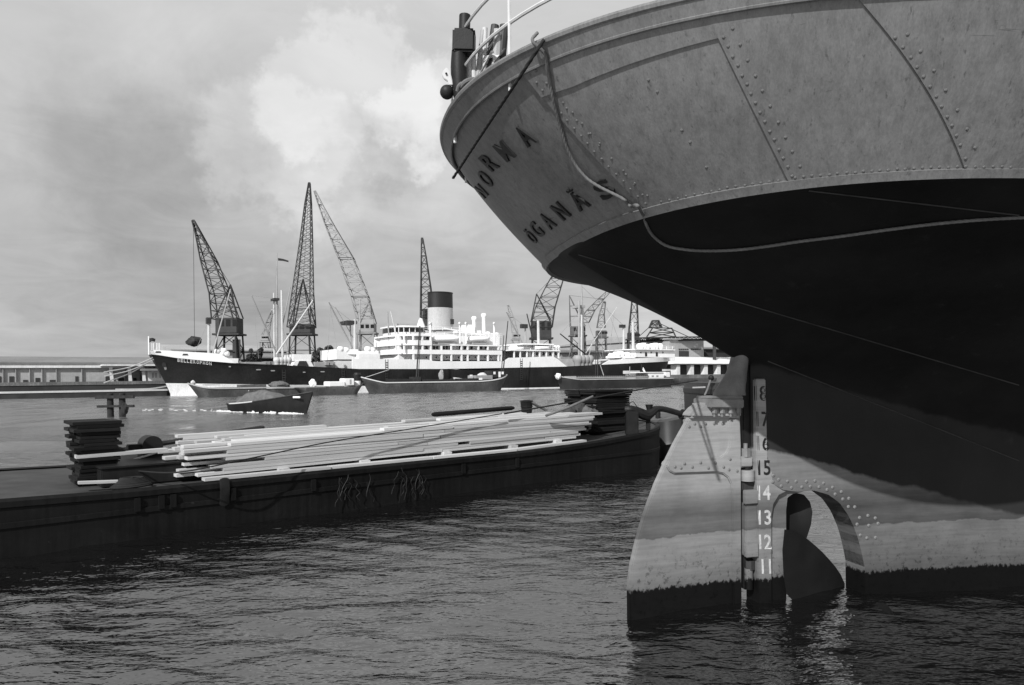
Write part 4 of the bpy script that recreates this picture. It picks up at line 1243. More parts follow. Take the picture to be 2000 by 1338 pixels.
for x, y, n in ((302, 692, 0.3), (345, 699, 3.5), (400, 704.5, 6), (455, 709, 7.5), (480, 710, HB), (560, 713.5, HB), (660, 718.5, HB), (700, 720.5, HB), (860, 720.5, HB), (1000, 718, HB), (1100, 716, HB), (1170, 712.5, HB), (1237, 709, 7.5), (1319, 705, 2)):
    shr.append(side_hit(x, y))
ST, SZ = [a[0] for a in shr], [a[1] for a in shr]
def zs(t): return interp(t, ST, SZ)
def hull_pt(u, f):
    """u 0..1 along, f 0 waterline .. 1 sheer"""
    t = LT * u
    z = -0.6 + (zs(t) + 0.6) * f
    k = f ** (1.0 + 1.2 * max(0, 1 - t / 30))
    b = hbw(t) * (1 - k) + hbd(t) * k
    sh = STEM(z) * max(0, 1 - t / 26)
    cs = max(0, (t - (LT - 16)) / 16)
    sh -= 5.0 * cs * (1 - f) ** 1.5
    return t + sh, b, z
us = list(np.linspace(0, .25, 22)) + list(np.linspace(.27, .8, 16)) + list(np.linspace(.82, 1, 20))
FS = list(np.linspace(0, 1, 15))
def strip(f0, f1, nf, off=0.0):
    rows = []
    for u in us:
        near = [hull_pt(u, f1 + (f0 - f1) * j / nf) for j in range(nf + 1)]
        rows.append([LF.w(t, b + off, z) for t, b, z in near] + [LF.w(t, -b - off, z) for t, b, z in reversed(near)])
    return MB().loft(rows)
boot = lambda t: 2.0 - 0.03 * t
mb_b, mb_w = MB(), MB()
rows = []
for u in us:
    t = LT * u; zt = zs(t); zb = max(0.0, boot(t)); fb = (zb + .6) / (zt + .6)
    fs_ = [fb + (1 - fb) * j / 12 for j in range(13)][::-1]
    near = [hull_pt(u, f) for f in fs_]
    rows.append([LF.w(*p) for p in near] + [LF.w(a, -b, c_) for a, b, c_ in reversed(near)])
n_ = 13
weld(MB().loft([r_[:n_] for r_ in rows]).loft([r_[n_:] for r_ in rows]).loft([rows[-1][:n_], rows[-1][n_:][::-1]]).loft([rows[0][:n_], rows[0][n_:][::-1]])).build('hull', 'ship_black', liner, smooth=True, sharp=50)
rows = []
for u in us:
    t = LT * u; zb = max(0.0, boot(t)); fb = (zb + .6) / (zs(t) + .6)
    near = [hull_pt(u, fb * j / 4) for j in (4, 3, 2, 1, 0)]
    rows.append([LF.w(*p) for p in near] + [LF.w(a, -b, c_) for a, b, c_ in reversed(near)])
weld(MB().loft([r_[:5] for r_ in rows]).loft([r_[5:] for r_ in rows])).build('boot_topping', 'boot_white', liner, smooth=True, sharp=50, label='pale band along the waterline')
# deck sheet
rows = [[LF.w(hull_pt(u, 1)[0], hbd(LT * u) * .99, zs(LT * u) - .25), LF.w(hull_pt(u, 1)[0], -hbd(LT * u) * .99, zs(LT * u) - .25)] for u in us]
MB().loft(rows).build('deck', 'barge_deck', liner)
def top_strip(name, pts, mat='ship_white', both=True, thick=0.25):
    """white bulwark above the sheer; pts = (px, py_top) sampled on the hull side"""
    smp = []
    for x, y in pts:
        smp.append(side_hit(x, y))
    tt, zz_ = [a[0] for a in smp], [a[1] for a in smp]
    ts_ = np.linspace(tt[0], tt[-1], 40)
    rows = []
    for t in ts_:
        tp = max(t, 0.0)
        z1 = max(interp(t, tt, zz_), zs(tp) + .02)
        sh = STEM(zs(tp)) * max(0, 1 - tp / 26); sh1 = STEM(z1) * max(0, 1 - tp / 26)
        b = hbd(tp); b1 = b + 0.12 * max(0, 1 - tp / 26)
        rows.append([LF.w(tp + sh1, b1 + .04, z1), LF.w(tp + sh, b + .04, zs(tp) - .02), LF.w(tp + sh, b - thick, zs(tp) - .02), LF.w(tp + sh1, b1 - thick, z1)])
    mbx = MB().loft(rows, True, True)
    if both:
        rows2 = []
        for r_ in rows:
            q = []
            for p in r_:
                d = (p - LF.o).dot(LF.N); q.append(p - LF.N * (2 * d))
            rows2.append(q)
        mbx.loft(rows2, True, True)
    return mbx.build(name, mat, liner, smooth=True, sharp=40)
t_b = LF.t(298, 0.2, 684)
top_strip('forecastle_bulwark', ((299, 683.5), (320, 684.5), (350, 686), (400, 689), (428, 691), (440, 697), (461, 709)))
top_strip('centre_hull_band', ((688, 700.5), (845, 702.5), (846, 705.5), (990, 705.5), (993, 699), (1083, 696), (1092, 704), (1107, 716)))
top_strip('poop_bulwark', ((1176, 712), (1190, 703.5), (1237, 700), (1319, 696.5)))
# stem head close-up: fills the point of the bow
def bow_hit(px, py, n=4.0):
    for _ in range(12):
        t, z = LF.hit(px, py, n)
        sh = STEM(z) * max(0, 1 - max(t, 0) / 26)
        tt_ = max(0.2, t - sh)
        f = (z + .6) / (zs(tt_) + .6); k = min(1, max(0, f)) ** (1.0 + 1.2 * max(0, 1 - tt_ / 30))
        n = 0.5 * n + 0.5 * (hbw(tt_) * (1 - k) + hbd(tt_) * k)
    return t, n, z
# name on the bow: letters from the font laid on the bow plating
name = 'BELLEROPHON'
hullo = [o for o in liner.children if o.name.split('.')[0] == 'hull']
for i, ch in enumerate(name):
    x = 349 + (411 - 349) * i / 10; y = 706.5 + (713 - 706.5) * i / 10
    vs, fs, be = glyph(ch)
    lo, hi = vs.min(0), vs.max(0); out, inn = [], []
    for vx, vy in vs:
        a = (vx - lo[0]) / (hi[0] - lo[0]) - .5; b = (vy - lo[1]) / (hi[1] - lo[1])
        h_ = None
        d = ray(x + 4.4 * a, y + .45 * a - 6.0 * b).normalized()
        loc, nor, _, dist = bvh(hullo[0]).ray_cast(CAM, d, 400)
        if loc is None: break
        if nor.dot(d) > 0: nor = -nor
        out.append(loc + nor * .06); inn.append(loc - nor * .02)
    if len(out) == len(vs):
        nn = len(vs); MB().add(out + inn, fs + [(a, b, b + nn, a + nn) for a, b in be]).build('letter', 'letter_white', liner)
def hull_blob(px, py, w, h, mat, name):
    d = ray(px, py).normalized(); loc, nor, _, _ = bvh(hullo[0]).ray_cast(CAM, d, 400)
    if loc is None: return
    if nor.dot(d) > 0: nor = -nor
    x = Vector((0, 0, 1)).cross(nor).normalized(); y = nor.cross(x); s_ = loc.y / FPX
    q = [loc + x * a * w * s_ / 2 + y * b * h * s_ / 2 - nor * .05 for a, b in ((-1, -.5), (-.6, -1), (.6, -1), (1, -.5), (1, .5), (.6, 1), (-.6, 1), (-1, .5))]
    MB().prism(q, nor * .15).build(name, mat, liner)
hull_blob(321, 713, 7, 11, 'dark_iron', 'hawse_pipe'); hull_blob(323, 718, 4, 9, 'mast_grey', 'anchor')
for x, y, w in ((449, 716, 4), (505, 722, 9), (533, 724, 8), (594, 727, 5), (630, 726, 8)): hull_blob(x, y, w, 2, 'mast_grey', 'scupper')
def bul_slot(px, py, w):
    t, z = LF.hit(px, py, 3.0 if px < 330 else 5.2)
    loc = U(px, py, LF.w(t, 3.0, z).y)
for x, y in ((309, 687.5), (362, 692.5)):
    for o in [o for o in liner.children if o.name.startswith('forecastle')]:
        loc, nor, _, _ = bvh(o).ray_cast(CAM, ray(x, y).normalized(), 400)
        if loc:
            if nor.dot(ray(x, y)) > 0: nor = -nor
            s_ = loc.y / FPX; xx = Vector((0, 0, 1)).cross(nor).normalized(); yy = nor.cross(xx)
            MB().prism([loc + xx * a * 5.5 * s_ + yy * b * 1.5 * s_ - nor * .05 for a, b in ((-1, -1), (1, -1), (.7, 1), (-.7, 1))], nor * .1).build('fairlead', 'dark_iron', liner)
# boarding ladders on the side
for x0, y0, y1 in ((554, 722, 748), (670, 722, 736), (755, 702, 740), (1018, 700, 742)):
    t = lt(x0); za, zb = lz(x0, y0), max(.6, lz(x0, y1)); mbx = MB()
    for k in range(int((za - zb) / .45)): mbx.fbox(LF, t - .28, t + .28, HB + .06, HB + .12, zb + k * .45, zb + k * .45 + .14)
    mbx.fbox(LF, t - .3, t - .24, HB + .05, HB + .1, zb, za).fbox(LF, t + .24, t + .3, HB + .05, HB + .1, zb, za)
    mbx.build('side_ladder', 'dark_iron', liner)

def lbox(name, x0, x1, y0, y1, n0, n1, mat, parent=None, bevel=0.0):
    """box from pixels on the near face n1"""
    t0, z1 = LF.hit(x0, y0, n1); t1, z0 = LF.hit(x1, y1, n1)
    z1 = lz((x0 + x1) / 2, y0, n1); z0 = lz((x0 + x1) / 2, y1, n1)
    return MB().fbox(LF, t0, t1, n0, n1, z0, z1).build(name, mat, parent or liner, bevel=bevel)
def lband(name, x0, x1, y0, y1, n, mat, rounded=True, thick=.25, slab=False, parent=None):
    """bulwark strip round the front of a deckhouse: runs from the aft end x1 to the rounded front x0"""
    xm = (x0 + x1) / 2
    z1, z0 = lz(xm, y0, n), lz(xm, y1, n)
    ta = lt(x1, n); tf = lt(x0, n * .55)
    path = [(ta, n)]
    if rounded:
        for a in np.linspace(0, math.pi / 2, 12): path.append((tf + 4.2 * (1 - math.sin(a)), n * (.45 + .55 * math.cos(a)) if False else n * math.cos(a) ** .55))
        path += [(t, -m) for t, m in reversed(path[:-1])]
    else: path += [(tf, n), (tf, -n), (ta, -n)]
    if slab: return MB().prism([LF.w(t, m, z0) for t, m in path], (0, 0, z1 - z0)).build(name, mat, parent or liner)
    rows = []
    cx = ta
    for t, m in path:
        k = thick / max(1.0, math.hypot(t - cx, m))
        rows.append([LF.w(t, m, z0), LF.w(t, m, z1), LF.w(t + (cx - t) * k, m * (1 - k), z1), LF.w(t + (cx - t) * k, m * (1 - k), z0)])
    return MB().loft(rows, True, True).build(name, mat, parent or liner, smooth=True, sharp=40)
# --- bridge and passenger block
house = lbox('deckhouse', 778, 978, 655, 703, -6.3, 6.3, 'ship_white')
for y0, y1, x0, x1 in ((664, 674, 763, 844), (683.5, 692, 763, 981), (653.5, 656, 765, 846), (673, 675.5, 843, 981)):
    lband('deck_bulwark', x0, x1, y0, y1, HB - .1, 'ship_white')
for y0, y1, x0, x1 in ((673.4, 674.6, 764, 981), (691.4, 692.4, 764, 981), (654.4, 655.6, 766, 846)):
    lband('deck_slab', x0, x1, y0, y1, HB - .3, 'ship_shade', slab=True)
lband('front_wall', 767, 800, 656, 703, 6.9, 'ship_white', slab=True)
for xs, ya, yb in (((775, 790, 808, 826, 842), 656, 664), ((775, 790, 808, 826, 842, 863, 882, 902, 914, 935, 953.5, 974, 980), 675.5, 683.5), ((808, 842, 863, 882, 902, 914, 935, 953.5, 974, 980), 692, 705)):
    for x in xs:
        t = lt(x, HB - .2); z0, z1 = lz(x, yb, HB - .2), lz(x, ya, HB - .2)
        MB().fbox(LF, t - .17, t + .17, HB - .45, HB - .15, z0, z1).build('pillar', 'ship_white', liner)
for x in (601 / 5.573, 635 / 5.573, 705 / 5.573, 740 / 5.573, 775 / 5.573, 885 / 5.573, 940 / 5.573, 1010 / 5.573, 1115 / 5.573, 1165 / 5.573, 400 / 5.573, 470 / 5.573, 520 / 5.573, 260 / 5.573):
    lbox('window', 740 + x - 2.2, 740 + x + 2.2, 676, 682.3, 6.25, 6.36, 'glass_dark')
for x in (260, 350, 400, 480, 530): lbox('window', 740 + x / 5.573 - 2.4, 740 + x / 5.573 + 2.4, 657.5, 663, 6.25, 6.36, 'glass_dark')
for x in (625, 740, 775, 870, 945, 985, 1050, 1155, 1220, 400, 520): lbox('porthole', 740 + x / 5.573 - 1.2, 740 + x / 5.573 + 1.2, 696.5, 699.5, 6.25, 6.36, 'glass_dark')
# wheelhouse
wh = lband('wheelhouse', 768, 828, 637.5, 654, 5.2, 'ship_shade', slab=True)
lband('window_band', 767.6, 827, 640, 648, 5.26, 'glass_dark', slab=True, parent=wh)
for x in (772, 779, 789, 800, 811, 822): lbox('mullion', x - .5, x + .5, 639.5, 648.5, 5.2, 5.36, 'ship_white', wh)
lband('roof', 765, 830, 635.8, 638, 5.8, 'ship_white', slab=True)
lbox('monkey_island', 775, 800, 632.5, 636, -3, 3, 'mast_grey')
t, z = LF.hit(822, 638, 0)
MB().lathe(LF.w(t, 0, z), [(.95, 0), (.8, .4), (.35, 1.7), (.15, 1.75)], 12).build('signal_cone', 'ship_white', liner, smooth=True)
# funnel
t0, zb = LF.hit(838, 645, 0); t1, _ = LF.hit(882.5, 645, 0); zm = lz(860, 602, 0); zt = lz(860, 572.5, 0)
fc = LF.w((t0 + t1) / 2, 0, 0); fr_ = (t1 - t0) / 2 * 1.02
hgt = lambda k: [(fr_ * (1.0 + .03 * (1 - k)), k)]
fn = MB().lathe(fc, [(fr_ * 1.03, zb), (fr_ * 1.0, zm)], 36, 1.0, .8, LA).build('funnel', 'funnel_pale', liner, smooth=True, sharp=60)
MB().lathe(fc, [(fr_ * 1.004, zm), (fr_ * .99, zt), (fr_ * .99, zt + .05), (fr_ * .93, zt + .05), (fr_ * .9, zt - 1.5)], 36, 1.0, .8, LA).build('funnel_top', 'funnel_black', fn, smooth=True, sharp=60)
MB().lathe(fc, [(fr_ * 1.02, zt - .12), (fr_ * 1.02, zt + .1)], 36, 1.0, .8, LA).build('rim', 'funnel_black', fn, smooth=True, sharp=60)
q = LF.w(lt(872, 3.4, 627), 0, 0)
loc = fc + LF.F * fr_ * .62 + LF.N * fr_ * .8 * .82
MB().beam(Vector((loc.x, loc.y, lz(872, 632, 3))), Vector((loc.x, loc.y, lz(872, 622, 3))), .9, .5, up=LF.N).build('louvre', 'dark_iron', fn)
# ventilators
def vent(px, y0, y1, r_, n, mat='ship_white'):
    t, z1 = LF.hit(px, y0, n); z0 = lz(px, y1, n)
    MB().lathe(LF.w(t, n, 0), [(r_, z0), (r_, z1 - 2 * r_), (r_ * 1.35, z1 - 1.5 * r_), (r_ * 1.35, z1 - .6 * r_), (r_ * .9, z1)], 12).build('ventilator', mat, liner, smooth=True, sharp=40)
vent(945, 612, 657, .48, 1.5); vent(926, 618, 657, .46, 1.5)
lbox('fan_house', 911, 930, 634, 655, -1, 2.5, 'ship_white', bevel=.3)
for x, y0 in ((953, 648), (960, 651), (900, 648), (890, 647), (970, 650)): vent(x, y0, 657, .45, 3)
# boats with covers, davits
def lifeboat(x0, x1, y0, y1, n, parent=None, cover='canvas_pale', name='lifeboat'):
    t0, t1 = lt(x0, n), lt(x1, n); z1, z0 = lz((x0 + x1) / 2, y0, n), lz((x0 + x1) / 2, y1, n)
    rows = []; tc = (t0 + t1) / 2; hw = (t1 - t0) / 2
    for i in range(13):
        k = -1 + 2 * i / 12; b = 1.25 * max(.02, 1 - abs(k) ** 2.6); zc_ = z0 + (z1 - z0) * (.12 + .25 * abs(k) ** 2.2)
        rows.append([LF.w(tc + hw * k, n - 1.25 + b * math.cos(a), zc_ + (z1 - zc_) * (.55 + .45 * math.sin(a) if math.sin(a) > 0 else .55 * (1 + math.sin(a) ** 1 * 1.0))) for a in np.linspace(0, 2 * math.pi, 15)[:-1]])
    o = MB().loft(rows, True, True).build(name, 'ship_white', parent or liner, smooth=True, sharp=70)
    MB().fbox(LF, tc - hw * .55, tc + hw * .55, n - .9, n - .3, z0 - .25, z0 + .1).build('keel_chock', 'mast_grey', o)
lifeboat(846, 904, 657, 670, HB - .1); lifeboat(915, 963, 657, 670, HB - .1)
for x, lean in ((841.5, 1), (899, -1), (911, 1), (966, -1)):
    t = lt(x, HB - .3); zb_ = lz(x, 671, HB - .3); zt_ = lz(x, 631, HB - .3); s_ = LF.w(t, HB, 0).y / FPX
    pts = [LF.w(t, HB - .3, zb_), LF.w(t, HB - .3, zb_ + (zt_ - zb_) * .75), LF.w(t - 1 * s_ * lean * -1, HB - .1, zb_ + (zt_ - zb_) * .93), LF.w(t - 3.5 * s_, HB + .3, zt_), LF.w(t - 6 * s_, HB + .5, zt_ - .3)]
    MB().tube(spline(pts, 14), .2, 8).build('davit', 'ship_white', liner, smooth=True)
# rails on top decks
def lrail(x0, x1, y, n, rows_=3, dz=.38, mat='ship_white', step=2.2):
    t0, z = LF.hit(x0, y, n); t1, _ = LF.hit(x1, y, n); mbx = MB()
    z = lz((x0 + x1) / 2, y, n)
    for k in range(rows_): mbx.fbox(LF, t0, t1, n - .03, n + .03, z - .04 - k * dz, z + .02 - k * dz)
    for k in range(int((t1 - t0) / step) + 1): mbx.fbox(LF, t0 + k * step - .04, t0 + k * step + .04, n - .04, n + .04, z - rows_ * dz, z)
    return mbx.build('rail', mat, liner)
lrail(828, 896, 638.5, 5, 2); lrail(832, 980, 650, 6, 3); lrail(1005, 1095, 680, 6, 3); lrail(1000, 1080, 672, 3, 2)
lbox('boat_deck_house', 846, 976, 651, 656.5, -4, 4.5, 'ship_shade')
lbox('skylight', 905, 940, 645, 652, -2, 2, 'ship_white')
for y_, x0, x1 in ((641, 868, 905), (648, 905, 950)):
    MB().beam(LF.w(lt(x0, 5), 5, lz(x0, y_, 5)), LF.w(lt(x1, 5), 5, lz(x1, y_ + 7, 5)), .25).build('boat_boom', 'ship_white', liner)
# --- after house on the centre castle
lbox('after_house', 1032, 1093, 685, 700, -6, 6.5, 'ship_white')
lbox('boat_deck', 998, 1094, 683.5, 685.5, -7.6, 7.8, 'ship_white')
for x in (1005, 1017, 1030, 1042, 1055, 1068, 1081, 1092):
    t = lt(x, 7.6); MB().fbox(LF, t - .14, t + .14, 7.3, 7.6, lz(x, 700, 7.6), lz(x, 685, 7.6)).build('pillar', 'ship_white', liner)
for x in (1040, 1049, 1062, 1075, 1086): lbox('window', x - 2, x + 2, 688, 694, 6.45, 6.56, 'glass_dark')
lifeboat(1000, 1030, 677, 686, 7.6); lifeboat(1052, 1080, 676, 684, 7.6)
lbox('docking_bridge', 1022, 1082, 671, 673.4, -5, 6, 'ship_white')
lbox('top_house', 1030, 1075, 674, 683.5, -3.5, 4, 'ship_shade')
for x in (1000, 1007, 1090, 1085, 1046): vent(x, 675, 684, .4, 5)
# --- fore mast house, winch decks, hatches
lbox('mast_house', 657, 700, 682, 702, -4.5, 5, 'ship_white'); lband('house_front', 655, 740, 686, 692, 5.6, 'ship_white', rounded=True)
lbox('mast_house', 700, 742, 690, 702, -5, 6.5, 'ship_white')
for x, y in ((665, 677), (676, 679), (718, 677), (727, 679), (698, 690), (713, 690), (727, 692)): vent(x, y, y + 11, .5, 4.5)
lbox('hatch_house', 573, 608, 692, 705, -3, 3.5, 'ship_white')
q = [LF.w(lt(x, 3.6, y), 3.6, lz(x, y, 3.6)) for x, y in ((571, 716), (577, 704), (606, 704), (613, 716))]
MB().prism(q, LF.N * -4).build('hatch_screen', 'ship_white', liner)
q = [LF.w(lt(x, 3.7, y), 3.7, lz(x, y, 3.7)) for x, y in ((580, 715), (585, 705), (598, 705), (603, 715))]
MB().prism(q, LF.N * -.2).build('hatch_mouth', 'dark_iron', liner)
lbox('winch_house', 445, 465, 700, 709, -3, 4, 'ship_white'); lbox('hatch', 480, 535, 707, 713, -4, 5, 'mast_grey'); lbox('hatch', 615, 655, 707, 718, -4, 4, 'mast_grey')
for x, y in ((424, 682), (437, 680), (432, 688), (442, 686)): vent(x, y, 694, .45, 2)
for x in (541, 549, 556, 563): vent(x, 698, 712, .5, 5, 'mast_pale')
for i, x in enumerate((640, 648, 530, 522, 545)): lbox('winch', x - 3, x + 3, 706, 713, 2, 5, 'mast_grey')
# jack staff and bow flag, rails on the forecastle
t = STEM(8) + .3
MB().tube([LF.w(t, 0, zs(0)), LF.w(t, 0, lz(303, 657, 0))], .1, 6).build('jack_staff', 'ship_white', liner)
fl = [LF.w(t + a, .1 * math.sin(a * 4), lz(304, 661, 0) - b) for a, b in ((.1, 0), (.6, -.1), (1.1, .1), (1.0, .6), (.5, .5), (.1, .8))]
MB().prism(fl, LF.N * .05).build('flag', 'dark_iron', liner)
for x in (297, 300, 306, 309, 312): 
    MB().tube([LF.w(LF.t(x, 1, 684), 1, lz(x, 684, 1)), LF.w(LF.t(x, 1, 671), 1, lz(x, 670, 1))], .06, 5).build('rail_stanchion', 'ship_white', liner)
# --- masts, king posts and derricks
def spar(x0, y0, x1, y1, w, mat='mast_grey', n=0.0, n1=None, name='derrick', w1=None):
    n1 = n if n1 is None else n1
    (ta, za), (tb, zb_) = LF.hit(x0, y0, n), LF.hit(x1, y1, n1)
    a, b = LF.w(ta, n, za), LF.w(tb, n1, zb_); s_ = a.y / FPX
    return MB().tube([a, b], [w * s_ / 2, (w1 or w * .7) * s_ / 2], 8).build(name, mat, liner, smooth=True)
spar(408, 696, 408, 620, 6, 'mast_pale', 2, name='king_post', w1=5); lbox('post_head', 404, 413, 620, 632, 1.4, 2.6, 'dark_iron')
spar(414, 696, 450, 565, 3, 'mast_grey', 3, 1)
spar(541, 700, 541, 580, 5, 'mast_grey', 0, name='mast', w1=4); spar(541, 584, 541, 494, 3, 'mast_grey', 0, name='topmast', w1=1.2)
lbox('cross_tree', 535, 546, 582, 586.5, -1.2, 1.2, 'dark_iron')
p = LF.w(lt(543, 0, 506), 0, lz(543, 506, 0)); MB().prism([p + LF.F * a + Vector((0, 0, b)) for a, b in ((0, .2), (1, .1), (2, -.15), (2, -.45), (1, -.3), (0, -.3))], LF.N * .06).build('pennant', 'dark_iron', liner)
spar(536, 700, 535, 572, 4, 'mast_pale', -1.5, name='king_post', w1=3.5); spar(552, 700, 550, 567, 4.5, 'mast_pale', 1.5, name='king_post', w1=4)
spar(540, 690, 491, 577, 3.4, 'mast_grey', 2, 4); spar(551, 640, 567, 561, 2.6, 'mast_grey', 1, 2); spar(540, 692, 611, 587, 3.4, 'mast_pale', 3, 5)
spar(690, 683, 642, 590, 3.2, 'mast_grey', 2, 4); spar(690, 660, 655, 600, 1.6, 'mast_grey', 1, 2)
spar(685, 684, 684, 628, 4, 'mast_grey', 1, name='king_post'); spar(693, 700, 693, 624, 5.5, 'mast_pale', 3, name='king_post', w1=5); spar(703, 690, 703, 585, 3.6, 'mast_grey', 0, name='mast', w1=2)
lbox('post_head', 678, 697, 626, 633, -1, 3.2, 'dark_iron')
spar(761, 690, 757, 609, 3.6, 'mast_grey', 2, name='king_post'); spar(780, 686, 763, 608, 2.8, 'mast_pale', 5, 4)
spar(1022, 674, 989, 609, 3, 'mast_grey', 2, 4); spar(1026, 672, 1026, 634, 4, 'mast_grey', 1, name='king_post'); lbox('post_head', 1020, 1031, 633, 641, .6, 1.6, 'dark_iron')
spar(1052, 672, 1051, 626, 6, 'mast_pale', 2, name='king_post', w1=5); spar(1040, 660, 1029, 613, 3, 'dark_iron', 1, 3)
spar(1137, 715, 1137, 600, 7, 'mast_pale', 0, name='mast', w1=6); spar(1137, 604, 1135, 540, 4, 'mast_grey', 0, name='topmast', w1=2); spar(1131, 700, 1131, 588, 4.5, 'mast_grey', 2, name='king_post', w1=4)
lbox('cross_tree', 1131, 1143, 596, 601, -1.5, 1.5, 'mast_grey')
spar(1144, 692, 1094, 652, 3, 'dark_iron', 3, 5); spar(1144, 690, 1205, 600, 1.4, 'mast_pale', 2, 2); spar(1150, 695, 1160, 660, 2, 'mast_grey', 2, 2)
lbox('mast_house', 1126, 1155, 700, 716, -4, 4.5, 'mast_grey')
for x in (1128, 1135, 1143, 1150): vent(x, 694, 716, .9, 5, 'mast_grey')
spar(1218, 695, 1218, 634, 4.5, 'mast_pale', 1, name='king_post', w1=4); spar(1237, 700, 1236, 629, 6, 'mast_pale', 3, name='king_post', w1=5)
lbox('post_head', 1213, 1222, 634, 640, .6, 1.4, 'dark_iron')
lbox('poop_house', 1242, 1318, 683, 698, -5, 5.5, 'ship_white'); lbox('poop_deck', 1240, 1319, 682, 683.6, -5.6, 6.1, 'ship_white')
for x in (1262, 1283): lbox('door', x - 2, x + 2, 688, 696, 5.4, 5.56, 'glass_dark')
for x in (1252, 1272, 1295): lbox('porthole', x - 1, x + 1, 687, 690, 5.4, 5.56, 'glass_dark')
for x, y in ((1250, 671), (1256, 670), (1262, 672), (1274, 671), (1280, 670), (1288, 671)): vent(x, y, 684, .75, 3)
lrail(1290, 1317, 676, 5, 3)
for x0, x1 in ((1190, 1222), (1224, 1248)): lifeboat(x0, x1, 696, 703, 7.4)
for x, y in ((1195, 690), (1204, 687), (1212, 686), (1224, 688), (1230, 690)): vent(x, y, 703, .8, 4)
lbox('winch_platform', 1185, 1240, 702, 704, 0, 6.5, 'ship_white')
# rigging lines
def wire(x0, y0, x1, y1, n=0.0, w=.5, mat='mast_grey'):
    (ta, za), (tb, zb_) = LF.hit(x0, y0, n), LF.hit(x1, y1, n)
    a, b = LF.w(ta, n, za), LF.w(tb, n, zb_); s_ = a.y / FPX
    MB().beam(a, b, w * s_).build('rigging_wire', mat, liner)
for q in ((541, 584, 491, 577), (541, 588, 505, 590), (541, 500, 530, 700), (541, 586, 566, 700), (642, 592, 690, 630), (645, 600, 660, 690), (645, 600, 640, 690), (989, 610, 1024, 636), (1137, 600, 1110, 700), (1137, 600, 1175, 700), (1137, 560, 1218, 636), (1094, 653, 1131, 610), (1170, 600, 1178, 700), (1185, 600, 1218, 690), (1200, 605, 1190, 690), (495, 590, 505, 700), (408, 625, 380, 690)):
    wire(*q)
# mooring lines from the bow to the quay
for i, (x, y) in enumerate(((203, 727), (203, 748), (205, 735))):
    a = LF.w(STEM(7) + 1, 1.0, lz(312, 695 + i * 2, 1)); b = U(x, y, 118)
    MB().tube(spline([a, a.lerp(b, .5) - Vector((0, 0, .5)), b], 20), .09, 5).build('bow_line', 'mast_pale', None, smooth=True, label=('upper' if i == 0 else 'lowest' if i == 1 else 'middle') + ' of the three pale mooring lines from the liner\'s bow', cat='rope', group='bow mooring lines')
# ------------------------------------------------------------------ quay, sheds, cranes, trees behind the liner
QN = -13.0
QZ = 2.3
qt0, qt1 = -260.0, 700.0
MB().fbox(LF, qt0, qt1, QN - 900, QN, -2, QZ).build('quay_ground', 'quay_ground', None, kind='structure', label='stone quay running behind the moored ships', cat='quay')
MB().fbox(LF, qt0, qt1, QN, QN + .5, -1, QZ - .5).build('quay_wall', 'quay_dark', None, kind='structure', label='dark quay wall at the water', cat='quay')
MB().fbox(LF, qt0, qt1, QN - .2, QN + .62, QZ - .496, QZ + .12).build('quay_kerb', 'quay_stone', None, kind='structure', label='pale stone coping along the quay edge', cat='quay')
def qt(px, n, py=736): return LF.t(px, n, py)
def qz(px, py, n): return LF.hit(px, py, n)[1]
def qbox(name, parent, x0, x1, y0, y1, n0, n1, mat, bevel=0.0, zbase=None):
    t0, t1 = qt(x0, n1), qt(x1, n1); xm = (x0 + x1) / 2
    z1 = qz(xm, y0, n1); z0 = zbase if zbase is not None else qz(xm, y1, n1)
    return MB().fbox(LF, t0, t1, n0, n1, z0, z1).build(name, mat, parent, bevel=bevel)
def shed(name, label, x0, x1, n1, depth, y_eave, y_ridge, wallm, roofm, cat='shed'):
    t0, t1 = qt(x0, n1), qt(x1, n1); xm = (x0 + x1) / 2
    ze, zr = qz(xm, y_eave, n1), qz(xm, y_ridge, n1 - depth / 2)
    s = thing(name, label, cat, tuple(LF.w((t0 + t1) / 2, n1 - depth / 2, QZ)))
    MB().fbox(LF, t0, t1, n1 - depth, n1, QZ - .1, ze).build('wall', wallm, s)
    q = [LF.w(t0 - .6, n1 + .8, ze), LF.w(t0 - .6, n1 + .8, ze + .35), LF.w(t0 - .6, n1 - depth / 2, zr), LF.w(t0 - .6, n1 - depth - .8, ze + .35), LF.w(t0 - .6, n1 - depth - .8, ze)]
    MB().prism(q, LF.F * (t1 - t0 + 1.2)).build('roof', roofm, s)
    return s, t0, t1, ze
# left transit shed
s, t0, t1, ze = shed('transit_shed', 'long low transit shed with pale stripe left of the liner\'s bow', -140, 420, -24, 26, 711, 697, 'shed_wall', 'shed_roof')
MB().fbox(LF, t0, t1, -24, -23.4, ze - .75, ze - .05).build('fascia', 'shed_pale', s)
shr_ = random.Random(2)
for x in range(-120, 330, 27):
    x += shr_.randint(-5, 5); dw = shr_.choice((6, 9, 13)); dh = shr_.choice((0, 4, 7))
    if shr_.random() < .2: continue
    MB().fbox(LF, qt(x, -23.9), qt(x + dw, -23.9), -24.02, -23.9, qz(x, 753, -23.9), qz(x, 742 - dh, -23.9)).build('loading_door', 'shed_dark', s)
    MB().fbox(LF, qt(x + 12, -23.7), qt(x + 13.5, -23.7), -24.02, -23.6, QZ, ze - .8).build('pier', 'shed_wall', s)
